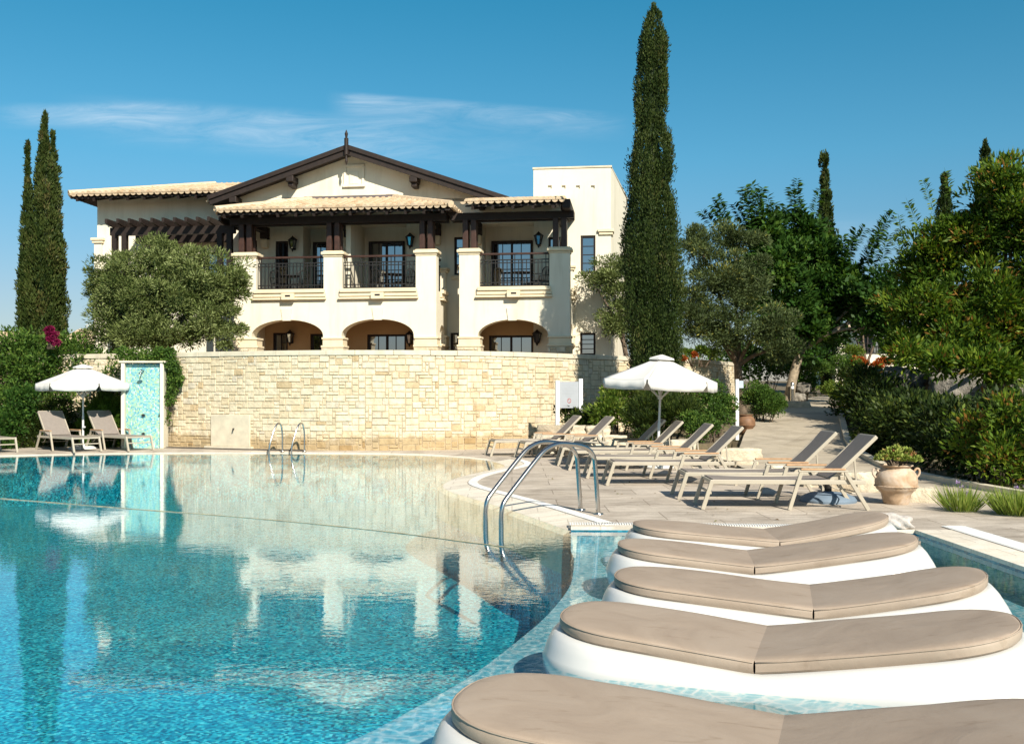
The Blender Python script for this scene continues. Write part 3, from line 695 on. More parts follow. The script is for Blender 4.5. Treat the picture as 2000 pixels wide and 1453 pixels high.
# gable wall and its blind niche
VG = 1.4; g0, g1 = B(405, 383, VG), B(995, 385, VG); ga = B(678, 283, VG)
sl_l = (ga.z - g0.z) / (ga.u if False else ga.x - g0.x)
BT = .34
gz = lambda u: ga.z - abs(u - ga.x) * ((ga.z - g0.z) / (ga.x - g0.x) if u < ga.x else (ga.z - g1.z) / (g1.x - ga.x))
uGL, uGR = BU(468, VW), BU(962, VW)
nx0, nx1, nz0, nz1 = rect(672, 322, 712, 366)
poly = [(uGL, ZM), (uGR, ZM), (uGR, gz(uGR) - .27), (ga.x, gz(ga.x) - .27), (uGL, gz(uGL) - .27)]
b = MB(); b.prism(poly, lambda a, c, t: (a, t, c), VW, VW + .3); gw = b.build('gable_wall', MAT['stucco'], hotel)
b = MB(); m = .09
b.box(nx0, nx1, VW - .05, VW - .002, nz1 - m, nz1); b.box(nx0, nx0 + m, VW - .05, VW - .002, nz0 + m, nz1 - m); b.box(nx1 - m, nx1, VW - .05, VW - .002, nz0 + m, nz1 - m); b.box(nx0 - .03, nx1 + .03, VW - .09, VW - .002, nz0, nz0 + m)
b.box(nx0 + .2, nx1 - .22, VW - .035, VW - .002, nz0 + m + .02, nz1 - .26); b.build('niche_frame', MAT['stucco'], gw, bevel=.008)
# gable roof
def slab(p, q, dv, th, name, mat, par=hotel):
    """sloping board between two points of the (u, z) plane, running back dv"""
    b = MB(); d = (q - p); n = Vector((-d.z, 0, d.x)).normalized() * th
    if n.z > 0: n = -n
    vv = Vector((0, dv, 0)); b.hexa([p + n, q + n, q + n + vv, p + n + vv, p, q, q + vv, p + vv]); return b.build(name, mat, par)
for e in (g0, g1):
    bb = slab(Vector((e.x, VG, e.z)), Vector((ga.x, VG, ga.z)), .07, .34, 'bargeboard', MAT['wood'])
    slab(Vector((e.x, VG - .06, e.z + .0)), Vector((ga.x, VG - .06, ga.z)), .055, .15, 'fascia', MAT['wood'], bb)
    slab(Vector((e.x, VG + .072, e.z - .18)), Vector((ga.x, VG + .072, ga.z - .18)), 8.0, .08, 'eave_boards', MAT['wood'], bb)
    sg = 1 if e.x > ga.x else -1
    for fr in (.41, .82):
        u = ga.x + (e.x - ga.x) * fr; z = gz(u) - .30
        b = MB(); b.box(u - .14, u + .14, VG + .01, VW - .002, z - .26, z - .03); b.bar((u, VG + .12, z - .33), (u, VW - .002, z - .33), .2, .16); b.build('bracket', MAT['wood'], bb, bevel=.03)
b = MB(); b.tube([(ga.x, VG - .1, ga.z - .75), (ga.x, VG - .1, ga.z - .62), (ga.x, VG - .1, ga.z - .40), (ga.x, VG - .1, ga.z - .38), (ga.x, VG - .1, ga.z + .2), (ga.x, VG - .1, ga.z + .22), (ga.x, VG - .1, ga.z + .36), (ga.x, VG - .1, ga.z + .5)], [.01, .05, .03, .075, .075, .035, .06, .008], 10); b.build('finial', MAT['wood'], hotel)
# barrel-tile roofs
def tiles(mb, p0, p1, slope, lenf, tw=.23, course=.36, rs=1):
    """columns of half-round tiles laid from the eave p0-p1 up along slope; lenf(s) gives each column's length"""
    rg = random.Random(rs); p0, p1, slope = Vector(p0), Vector(p1), Vector(slope).normalized()
    a = (p1 - p0); L = a.length; a.normalize(); nrm = a.cross(slope).normalized()
    if nrm.z < 0: nrm = -nrm
    n = max(1, round(L / tw)); w_ = L / n
    for i in range(n):
        s = (i + .5) * w_; ln = lenf(s); k = 0; t0 = rg.uniform(-.05, 0)
        while t0 < ln:
            t1 = min(t0 + course + .05, ln + .04); vs = []
            for tt, lift, rr in ((t0, .035, .40), (t1, .0, .35)):
                c = p0 + a * s + slope * tt + nrm * lift
                for q in range(6):
                    an = math.pi * q / 5; vs.append(c - a * (math.cos(an) * w_ * rr) + nrm * (math.sin(an) * w_ * .42))
            mb.add(vs, [(q, q + 1, q + 7, q + 6) for q in range(5)] + [(0, 1, 2, 3, 4, 5)], min(1, max(0, rg.gauss(.5, .25)))); t0 += course
    e = a * 0
    for i in range(n + 1):   # hollow pan tiles between the columns
        s = i * w_; ln = lenf(min(max(s, .001), L - .001))
        if ln > .05:
            c = p0 + a * s; vs = []
            for tt in (-.07, ln):
                for q in range(6):
                    an = math.pi * q / 5; vs.append(c + slope * tt - a * (math.cos(an) * w_ * .42) - nrm * (math.sin(an) * w_ * .34 - .02))
            mb.add(vs, [(q, q + 1, q + 7, q + 6) for q in range(5)] + [(0, 1, 2, 3, 4, 5)], .45)
def hip_roof(name, uL, uR, v0, v1, ze, zt, left, right, rs, raft=.62):
    """lean-to roof with optional hips; dark boards and rafter ends below"""
    run = v1 - v0; rise = zt - ze; sl = Vector((0, run, rise)); SL = sl.length
    lf = lambda s: SL * min(1, (s / run if left else 1), ((uR - uL - s) / run if right else 1))
    b = MB(); tiles(b, (uL, v0, ze), (uR, v0, ze), sl, lf, rs=rs)
    if right: tiles(b, (uR, v0, ze), (uR, v1, ze), (-run, 0, rise), lambda s: SL * min(1, s / run), rs=rs + 1)
    if left: tiles(b, (uL, v1, ze), (uL, v0, ze), (run, 0, rise), lambda s: SL * min(1, (run - s) / run), rs=rs + 2)
    for sd_, uu in ((left, uL), (right, uR)):
        if sd_:
            q = run if uu == uL else -run
            for k in range(9):
                f = k / 9; f1 = (k + 1.15) / 9
                b.tube([(uu + q * f, v0 + run * f, ze + rise * f + .06), (uu + q * f1, v0 + run * f1, ze + rise * f1 + .075)], [.12, .1], 8, t=.5)
    o = b.build(name, MAT['tile'], hotel, recalc=False)
    b = MB(); th = .05
    i0 = .05
    P = [Vector((uL + i0, v0 + i0, ze - .09)), Vector((uR - i0, v0 + i0, ze - .09)), Vector((uR - (run if right else i0), v1, zt - .09)), Vector((uL + (run if left else i0), v1, zt - .09))]
    b.add(P + [p - Vector((0, 0, th)) for p in P], [(0, 1, 2, 3), (7, 6, 5, 4), (0, 4, 5, 1), (1, 5, 6, 2), (2, 6, 7, 3), (3, 7, 4, 0)])
    if right:
        P = [Vector((uR - i0, v0 + i0, ze - .05)), Vector((uR - i0, v1, ze - .05)), Vector((uR - run, v1, zt - .05))]; b.add(P + [p - Vector((0, 0, th)) for p in P], [(0, 1, 2), (5, 4, 3), (0, 3, 4, 1), (1, 4, 5, 2), (2, 5, 3, 0)])
    if left:
        P = [Vector((uL + i0, v0 + i0, ze - .05)), Vector((uL + run, v1, zt - .05)), Vector((uL + i0, v1, ze - .05))]; b.add(P + [p - Vector((0, 0, th)) for p in P], [(0, 1, 2), (5, 4, 3), (0, 3, 4, 1), (1, 4, 5, 2), (2, 5, 3, 0)])
    b.build('eave_boards', MAT['wood'], o)
    b = MB(); n = int((uR - uL - .5) / raft); d = sl.normalized()
    for i in range(n + 1):
        u = uL + .3 + (uR - uL - .6) * i / n; lm = min(SL, lf(u - uL))
        b.bar(Vector((u, v0 + .04, ze - .17)), Vector((u, v0 + .04, ze - .17)) + d * max(.5, lm), .09, .13)
    b.build('rafters', MAT['wood'], o)
    return o
v0 = -.8
e0, e1 = B(420, 411, v0), B(881, 404, v0); ze = (e0.z + e1.z) / 2; zt = BZ(680, 384, VW) - .12
hip_roof('balcony_roof', e0.x, e1.x, v0, VW - .003, ze, zt, True, True, 40)
b = MB(); b.box(BU(600, VW), BU(782, VW), VW - .35, VW - .002, zt - .06, zt + .08); b.build('roof_flashing', MAT['leadflash'], hotel)
e2, e3 = B(905, 396, v0), B(1098, 391, v0); ze2 = (e2.z + e3.z) / 2; zt2 = BZ(1000, 392, VW)
hip_roof('balcony_roof', e2.x, e3.x, v0, VW - .003, ze2, zt2, False, False, 50)
# timber posts, beams and braces that carry the balcony roofs
def timber(ps, z1, ub0, ub1):
    b = MB(); b.box(ub0, ub1, .0, .16, z1, z1 + .24); b.box(ub0, ub1, .40, .56, z1, z1 + .24); b.build('eave_beam', MAT['wood'], hotel)
    for a, c in ps:
        m_ = (a + c) / 2; b = MB()
        for du in (-.14, .14):
            for dv in (.08, .36): b.box(m_ + du - .09, m_ + du + .09, dv - .085, dv + .085, zC + .21, z1)
        b.build('timber_post', MAT['redwood'], hotel, bevel=.012)
        b = MB(); b.box(m_ - .12, m_ + .12, .58, 1.72, z1 - .02, z1 + .2); b.box(m_ - .14, m_ + .14, 1.72, VW - .002, z1 - .22, z1 + .2); b.build('bracket', MAT['wood'], hotel, bevel=.02)
        b = MB(); b.box(m_ - .12, m_ + .12, 1.74, VW - .002, z1 - .55, z1 - .22); b.build('corbel', MAT['trim'], hotel, bevel=.04)
zb1 = BZ(700, 434, 0); zb2 = BZ(1000, 428, 0)
timber(((uA0, uA1), (uB0, uB1), (uC0, uC1)), zb1, uA0 - .15, uC1 + .35)
timber(((uD0, uD1), (uE0, uE1)), zb2, uD0 - .3, uE1 + .12)
for q in ((uC1 - .45, uC1 - .2, .0, VW - .002, zb1 + .241, zb1 + .36), (e3.x - .02, e3.x + .26, -.72, VW - .002, ze2 - .24, ze2 + .06), (uE1 - .3, uE1 - .05, -.15, VW - .002, zb2 + .241, zb2 + .4)):
    b = MB(); b.box(*q); b.build('end_beam', MAT['wood'], hotel, bevel=.03)
# gable roof tiles (seen only along the right-hand edge)
b = MB(); tiles(b, (g1.x, VG + .15, g1.z - .16), (g1.x, 8, g1.z - .16), (ga.x - g1.x, 0, ga.z - g1.z), lambda s: 5.0, rs=60); tiles(b, (g0.x, 8, g0.z - .16), (g0.x, VG + .15, g0.z - .16), (ga.x - g0.x, 0, ga.z - g0.z), lambda s: 5.0, rs=61); b.build('gable_roof', MAT['tile'], hotel, recalc=False)
# left wing: wall, tiled roof, corner pilaster
VL = 2.6
wu0, wu1 = BU(190, VL), BU(470, VL); wz = (B(134, 381, VL - 1.0).z + B(432, 374, VL - 1.0).z) / 2 + .15
hs = []
a, c, p, q = rect(402, 492, 446, 560, VL); hs.append((a, c, p, q, .16))
b = MB(); wall_holes(b, wu0, wu1, TER - .3, wz, hs, VL); b.box(wu0, wu1, VL + .3, VL + 5, TER, wz - .02); b.box(wu0, wu0 + .3, VL + .002, VL + .298, TER - .3, wz); b.box(wu1 - .05, wu1, VW + .02, VL + .3, TER, ZM); b.build('wing_wall', MAT['stucco'], hotel)
win('window', a, c, p, q, VL + .1)
b = MB(); u = BU(186, VL); b.box(u, u + .3, VL - .08, VL + .5, TER, BZ(190, 476, VL)); pz_ = b.build('pilaster', MAT['stucco'], hotel)
z = BZ(190, 476, VL); b = MB(); b.box(u - .06, u + .36, VL - .14, VL + .5, z, z + .1); b.box(u - .1, u + .4, VL - .18, VL + .5, z + .1, z + .2); b.build('cap', MAT['trim'], pz_, bevel=.015)
we0, we1 = B(134, 381, VL - 1.0), B(432, 374, VL - 1.0); wze = (we0.z + we1.z) / 2
hip_roof('wing_roof', we0.x, we1.x + .6, VL - 1.0, VL + 2.9, wze, wze + 1.05, True, False, 70)
# tower
VT = 1.7
tu0, tu1 = BU(1042, VT), BU(1193.5, VT); tz = BZ(1118, 329, VT)
th = []
wt = []
for x0, y0, x1, y1 in ((1134, 460, 1163, 534), (1133, 650, 1163, 694), (1071, 463, 1096, 540)):
    r_ = rect(x0, y0, x1, y1, VT); th.append((*r_, .18)); wt.append(r_)
vents = []
for x in (1074, 1101, 1129, 1158): r_ = rect(x - 4, 362.5, x + 3.5, 369, VT); th.append((*r_, .07)); vents.append(r_)
b = MB(); wall_holes(b, tu0, tu1, TER - .3, tz, th, VT)
sk = math.tan(R(5.0)); dv = 6.0
b.add([(tu1, VT, TER - .3), (tu1 + sk * dv, VT + dv, TER - .3), (tu1 + sk * dv, VT + dv, tz), (tu1, VT, tz)], [(0, 1, 2, 3)])
b.add([(tu0, VT, TER - .3), (tu0, VT + dv, TER - .3), (tu0, VT + dv, tz), (tu0, VT, tz)], [(0, 1, 2, 3)])
b.add([(tu0, VT + dv, TER - .3), (tu1 + sk * dv, VT + dv, TER - .3), (tu1 + sk * dv, VT + dv, tz), (tu0, VT + dv, tz)], [(0, 1, 2, 3)])
b.add([(tu0 + .1, VT + .1, tz - .3), (tu1, VT + .1, tz - .3), (tu1 + sk * dv, VT + dv, tz - .3), (tu0 + .1, VT + dv, tz - .3)], [(0, 1, 2, 3)])
b.add([(tu0, VT + .26, TER), (tu1 - .05, VT + .26, TER), (tu1 - .05, VT + .26, tz - .02), (tu0, VT + .26, tz - .02)], [(0, 1, 2, 3)])
for a_, c_, p_, q_ in vents: b.add([(a_, VT + .07, p_), (c_, VT + .07, p_), (c_, VT + .07, q_), (a_, VT + .07, q_)], [(0, 1, 2, 3)])
tw = b.build('tower', MAT['stucco'], hotel)
b = MB(); b.box(tu0 - .03, tu1 + .03, VT - .03, VT + .3, tz, tz + .06)
b.hexa([(tu1 - .27, VT + .3, tz), (tu1 + .03, VT + .3, tz), (tu1 + .03 + sk * dv, VT + dv, tz), (tu1 - .27 + sk * dv, VT + dv, tz), (tu1 - .27, VT + .3, tz + .06), (tu1 + .03, VT + .3, tz + .06), (tu1 + .03 + sk * dv, VT + dv, tz + .06), (tu1 - .27 + sk * dv, VT + dv, tz + .06)]); b.build('parapet_cap', MAT['coping'], tw)
for r_ in wt: win('window', *r_, VT + .1, par=tw)
z = BZ(1185, 459, VT); b = MB(); b.box(tu1 - .42, tu1 + .06, VT - .06, VT + .5, z, z + .1); b.box(tu1 - .46, tu1 + .1, VT - .1, VT + .5, z + .1, z + .2); b.build('moulding', MAT['trim'], tw, bevel=.015)
z = BZ(1160, 622, VT); b = MB(); b.box(tu1 - .42, tu1 + .06, VT - .06, VT + .5, z, z + .1); b.box(tu1 - .46, tu1 + .1, VT - .1, VT + .5, z + .1, z + .2); b.build('moulding', MAT['trim'], tw, bevel=.015)

# pergola on the left wing
pg = thing('pergola', 'dark timber pergola with sloping rafters on the left wing above the olive tree', 'pergola', (O.x, O.y, 0), -TH)
zp = BZ(330, 452, .5)
p0, p1 = BU(222, .5), BU(454, .5)
b = MB(); b.box(p0 - .1, p1 + .1, .42, .6, zp - .12, zp + .16); b.build('beam', MAT['wood'], pg); b = MB(); b.box(p0 - .1, p1 + .3, VL - .35, VL - .15, zp - .12, zp + .16); b.build('beam', MAT['wood'], pg)
for i in range(11):
    u = BU(207 + 22.2 * i, -.1); b = MB(); b.prism([(-.1, zp + .22), (.3, zp + .161), (VL - .01, zp + .161), (VL - .01, zp + .38), (-.1, zp + .38)], lambda a, c, t: (t, a, c), u - .045, u + .045); b.build('rafter', MAT['wood'], pg)
for u in (p0 + .05, p0 + .42, p1 - .1, p1 - .45):
    b = MB(); b.box(u - .09, u + .09, .42, .6, TER if u < p0 + .3 else zS - .3, zp - .12); b.build('post', MAT['wood'], pg)
# carriage lanterns on the walls
def lantern(p, label):
    t_ = thing('wall_lantern', label, 'lantern', to_world(p), -TH, 'black carriage lanterns on the hotel')
    b = MB(); b.lathe([(0, .30), (.02, .27), (.05, .24), (.10, .20), (.175, .15), (.175, .12), (.0, .12)], 6, (0, -.2, 0)); b.lathe([(0, -.30), (.03, -.26), (.05, -.2), (.08, -.17), (0, -.16)], 6, (0, -.2, 0))
    for k in range(6):
        an = 2 * math.pi * k / 6; b.bar((.085 * math.cos(an), -.2 + .085 * math.sin(an), -.17), (.15 * math.cos(an), -.2 + .15 * math.sin(an), .13), .022, .022)
    b.bar((0, -.02, -.1), (0, -.2, -.22), .03, .03); b.box(-.06, .06, -.03, -.002, -.2, .15); b.build('lantern_frame', MAT['iron'], t_)
    b = MB(); b.lathe([(.072, -.16), (.135, .118)], 6, (0, -.2, 0)); b.build('lantern_glass', MAT['glass'], t_)
for x, y, l in ((575, 478, 'black wall lantern between the narrow door and the recess of the left upper balcony'), (803, 472, 'black wall lantern right of the sliding door on the middle upper balcony'), (1053, 470, 'black wall lantern right of the glazed door on the right upper balcony'),
                (570, 660, 'black wall lantern seen through the left ground floor arch'), (802, 662, 'black wall lantern at the right edge of the middle ground floor arch'), (1050, 660, 'black wall lantern seen through the right ground floor arch')):
    lantern(B(x, y, VT if x > 1042 else VW), l)
# patio furniture on the balconies
def patio_chair(loc, rz, label):
    t_ = thing('patio_chair', label, 'chair', loc, rz, 'dark metal chairs on the balconies')
    b = MB(); b.box(-.24, .24, -.24, .24, .42, .45); b.build('seat', MAT['iron'], t_)
    b = MB(); b.tube(smoothline([(-.24, .22, .44), (-.25, .28, .8), (-.12, .3, .9), (.12, .3, .9), (.25, .28, .8), (.24, .22, .44)], 2), .018, 6)
    for k in range(5): x = -.16 + .08 * k; b.bar((x, .24, .45), (x, .29, .86), .014, .014)
    b.build('backrest', MAT['iron'], t_)
    for x in (-.22, .22):
        for y in (-.22, .22): b = MB(); b.bar((x, y, .43), (x * 1.1, y * 1.1, 0), .03, .03); b.build('leg', MAT['iron'], t_)
        b = MB(); b.tube([(x * 1.05, .25, .66), (x * 1.1, -.2, .66), (x * 1.05, -.22, .44)], .014, 6); b.build('armrest', MAT['iron'], t_)
def patio_table(loc, label):
    t_ = thing('patio_table', label, 'table', loc, 0, 'small metal tables on the balconies')
    b = MB(); b.lathe([(0, .70), (.38, .70), (.38, .72), (0, .72)], 20); b.build('table_top', MAT['iron'], t_)
    b = MB(); b.tube([(0, 0, .04), (0, 0, .7)], .03, 8); b.lathe([(.26, 0), (.26, .02), (0, .05)], 16); b.build('pedestal', MAT['iron'], t_)
for x, v, rz, l in ((548, 1.1, 2.6, 'dark metal patio chair at left on the left upper balcony'), (585, 1.3, -2.4, 'dark metal patio chair at right on the left upper balcony'), (742, 1.2, 2.5, 'dark metal patio chair at left on the middle upper balcony'),
                    (790, 1.2, -2.2, 'dark metal patio chair at right on the middle upper balcony'), (1055, 1.2, -2.2, 'dark metal patio chair on the right upper balcony')):
    p = to_world((BU(x, v), v, zS - .058)); patio_chair(p, rz, l)
for x, v, l in ((566, 1.0, 'round metal patio table on the left upper balcony'), (766, .95, 'round metal patio table on the middle upper balcony'), (1020, 1.0, 'round metal patio table on the right upper balcony')):
    patio_table(to_world((BU(x, v), v, zS - .058)), l)
# ================================================================== loungers
def make_lounger(label, group, loc, rz, ang=44):
    t_ = thing('sun_lounger', label, 'sun lounger', loc, rz, group)
    fm = MAT['frame']; hw = .37
    b = MB()
    for y in (-hw, hw): b.box(0, 2.08, y - .022, y + .022, .345, .405)
    b.box(-.001, .05, -hw + .022, hw - .022, .352, .398); b.box(1.60, 1.65, -hw + .022, hw - .022, .352, .398); b.box(2.03, 2.075, -hw + .022, hw - .022, .352, .398)
    b.bar((.0, -hw + .02, .22), (.0, hw - .02, .22), .03, .03); b.build('frame', fm, t_, bevel=.006)
    for y in (-hw, hw):
        b = MB(); b.bar((.02, y, .40), (-.11, y, 0), .045, .055, (1, 0, 0)); b.build('leg', fm, t_, bevel=.005)
        ya = y * 1.11
        b = MB(); b.bar((1.05, ya, 0), (1.21, ya, .515), .042, .05, (1, 0, 0)); b.build('leg', fm, t_, bevel=.005)
        b = MB(); b.bar((1.80, ya, .515), (2.11, ya, 0), .042, .05, (1, 0, 0)); b.build('leg', fm, t_, bevel=.005)
        b = MB(); b.bar((1.17, ya, .527), (1.83, ya, .527), .05, .026); o = b.build('armrest', fm, t_, bevel=.005)
        b = MB(); b.bar((1.20, ya, .553), (1.80, ya, .553), .068, .024); b.build('arm_pad', MAT['teak'], o, bevel=.008)
    b = MB(); n = 10
    for i in range(n):
        x0, x1 = .03 + 1.58 * i / n, .03 + 1.58 * (i + 1) / n
        z0, z1 = [.412 - .022 * math.sin(math.pi * q / n) for q in (i, i + 1)]
        b.hexa([(x0, -hw + .01, z0 - .008), (x1, -hw + .01, z1 - .008), (x1, hw - .01, z1 - .008), (x0, hw - .01, z0 - .008), (x0, -hw + .01, z0), (x1, -hw + .01, z1), (x1, hw - .01, z1), (x0, hw - .01, z0)])
    b.build('seat_sling', MAT['sling'], t_)
    ca, sa = math.cos(R(ang)), math.sin(R(ang)); P = lambda l, y, o: (1.63 + l * ca - o * sa, y, .40 + l * sa + o * ca)
    b = MB()
    for y in (-.335, .335): b.bar(P(-.06, y, 0), P(.84, y, 0), .03, .05, (-sa, 0, ca))
    b.bar(P(.84, -.335, 0), P(.84, .335, 0), .03, .05, (-sa, 0, ca)); b.bar(P(.0, -.335, 0), P(.0, .335, 0), .025, .025)
    bk = b.build('backrest', fm, t_, bevel=.006)
    b = MB()
    for i in range(8):
        l0, l1 = .01 + .82 * i / 8, .01 + .82 * (i + 1) / 8; o0, o1 = [.03 - .016 * math.sin(math.pi * q / 8) for q in (i, i + 1)]
        b.hexa([P(l0, -.345, o0 - .008), P(l1, -.345, o1 - .008), P(l1, .345, o1 - .008), P(l0, .345, o0 - .008), P(l0, -.345, o0), P(l1, -.345, o1), P(l1, .345, o1), P(l0, .345, o0)])
    b.build('back_sling', MAT['sling'], bk)
    b = MB(); q = P(.45, 0, -.02)
    for y in (-.25, .25): b.bar((q[0], y, q[2]), (2.0, y, .30), .022, .022)
    b.tube(smoothline([(1.75, -.3, .33), (1.85, -.3, .22), (2.02, -.3, .22), (2.02, .3, .22), (1.85, .3, .22), (1.75, .3, .33)], 1), .011, 6); b.build('back_support', fm, t_)
    return t_
GR = 'taupe sun loungers along the pool deck'
L7 = make_lounger('taupe sun lounger nearest the terracotta pot, at the front of the deck row', GR, (2.72, 13.92, DECKZ), R(-2))
for x, y, r, l in ((2.60, 15.2, -1, 'grey sun lounger just behind the front one, before the blue parasol base'), (1.73, 17.42, 1, 'dark backed sun lounger left of the long low stone beside the path'),
                   (1.50, 18.85, 1, 'sun lounger with half shaded back, third from the white parasol pole towards the pool'), (1.27, 20.75, 2, 'sun lounger directly in front of the right parasol pole'),
                   (1.10, 22.0, 2, 'sun lounger with dark shaded back behind the right parasol pole'), (.25, 24.3, 12, 'right one of the two sun loungers below the rules sign'),
                   (-.50, 25.25, 12, 'sun lounger farthest back on the right deck, against the stone wall')):
    dup(L7, (x, y, DECKZ), R(r), l)
GL = 'taupe sun loungers by the left parasol'
LA = make_lounger('sunlit taupe sun lounger left of the left parasol pole', GL, (-11.45, 26.75, DECKZ), R(139), 52)
dup(LA, (-10.25, 27.35, DECKZ), R(141), 'sun lounger with a shadow across its back in front of the mosaic shower wall')
dup(LA, (-13.5, 26.3, DECKZ), R(139), 'sun lounger at the left edge of the photo with only its foot end showing')

# ================================================================== parasols
def make_parasol(label, loc, rz, rim=1.86, R_=1.24, top=2.38, val=.19, lean=0.0):
    t_ = thing('parasol', label, 'parasol', loc, rz, 'white canvas parasols'); n = 6
    vt = lambda k, r, z: Vector((r * math.cos(2 * math.pi * k / n), r * math.sin(2 * math.pi * k / n), z))
    b = MB(); J = 7; Kk = 10
    for k in range(n):   # each panel sags a little between its ribs
        vs = []
        for j in range(J + 1):
            f = .16 + .84 * j / J; z = top - (top - rim) * (f ** .93)
            for i in range(Kk + 1):
                g = i / Kk; p = vt(k, R_ * f, z) * (1 - g) + vt(k + 1, R_ * f, z) * g; p.z = z - .05 * f * 4 * g * (1 - g) * (.35 + .65 * math.sin(math.pi * f * .8))
                vs.append(p)
        b.add(vs, [(j * (Kk + 1) + i, j * (Kk + 1) + i + 1, (j + 1) * (Kk + 1) + i + 1, (j + 1) * (Kk + 1) + i) for j in range(J) for i in range(Kk)])
    cn = b.build('canopy', MAT['canvas'], t_, smooth='auto'); cn.modifiers.new('cloth', 'SOLIDIFY').thickness = .006
    rg = random.Random(3)
    for k in range(n):   # hanging flap with rounded corners on each side
        b = MB(); vs = []; m = 18
        for i in range(m + 1):
            g = .02 + .96 * i / m; p = vt(k, R_, rim) * (1 - g) + vt(k + 1, R_, rim) * g; p.z -= .05 * 4 * g * (1 - g) * (.35 + .65 * math.sin(math.pi * .8))
            e = min(g, 1 - g); h = val * (1 - max(0, 1 - e / .09) ** 2.2) * 1.0
            nrm = Vector((p.x, p.y, 0)).normalized(); wv = .012 * math.sin(g * 19 + k * 2)
            vs += [p + nrm * .004, p + nrm * (.012 + wv * .5) - Vector((0, 0, h * .5)), p + nrm * (.02 + wv) - Vector((0, 0, max(.01, h)))]
        b.add(vs, [(3 * i + a, 3 * i + 3 + a, 3 * i + 4 + a, 3 * i + 1 + a) for i in range(m) for a in (0, 1)])
        o = b.build('valance', MAT['canvas'], t_, smooth=True); o.modifiers.new('cloth', 'SOLIDIFY').thickness = .004
    b = MB()
    for k in range(n): b.add([vt(k, .02, top + .03), vt(k, .27, top - .045), vt(k + 1, .27, top - .045), vt(k, .28, top - .085), vt(k + 1, .28, top - .085)], [(0, 1, 2), (1, 3, 4, 2)])
    o = b.build('vent_cap', MAT['canvas'], t_); o.modifiers.new('cloth', 'SOLIDIFY').thickness = .005
    b = MB(); b.tube([(0, 0, .1), (0, 0, top + .02)], .024, 12); b.tube([(0, 0, .3), (0, 0, .95)], .030, 12); b.build('pole', MAT['alu'], t_, smooth='auto')
    b = MB(); b.tube([(0, 0, 1.45), (0, 0, 1.53)], .05, 12); b.build('hub', MAT['alu'], t_)
    for k in range(n):
        b = MB(); b.bar(vt(k, .05, top - .06), vt(k, R_ - .03, rim - .02), .02, .028); r = b.build('rib', MAT['alu'], t_)
        b = MB(); b.bar(vt(k, .05, 1.5), vt(k, R_ * .52, top - (top - rim) * .56 - .04), .015, .02); b.build('strut', MAT['alu'], r)
    b = MB(); b.tube([(.02, -.02, .62), (.02, -.09, .62)], .02, 10); b.lathe([(0, -.02), (.035, -.02), (.035, .02), (0, .02)], 12, (.05, -.1, .62)); b.build('knob', MAT['white'], t_)
    b = MB(); b.lathe([(.0, .115), (.05, .115), (.06, .09), (.30, .075), (.40, .03), (.40, 0), (0, 0)], 28); o = b.build('base', MAT['alu'], t_, smooth='auto')
    return t_
P1 = make_parasol('white canvas parasol at the left of the pool above two sun loungers', (-12.26, 28.45, DECKZ), R(12), 1.86, 1.27)
P2 = dup(P1, (3.12, 21.38, DECKZ), R(9), 'white canvas parasol among the right deck loungers in front of the cypress'); P2.rotation_euler = (R(1), R(2.2), R(9))
pb = thing('weighted_stand', 'round blue grey parasol base without a pole under the front loungers', 'parasol base', (4.62, 14.55, DECKZ))
b = MB(); b.lathe([(0, .15), (.07, .15), (.09, .135), (.26, .125), (.37, .075), (.405, .03), (.40, 0), (0, 0)], 36); b.build('base', MAT['slate'], pb, smooth='auto')
b = MB(); b.lathe([(.052, .13), (.052, .33), (.04, .33), (.04, .14)], 20); b.build('pole_sleeve', MAT['iron'], pb, smooth='auto')

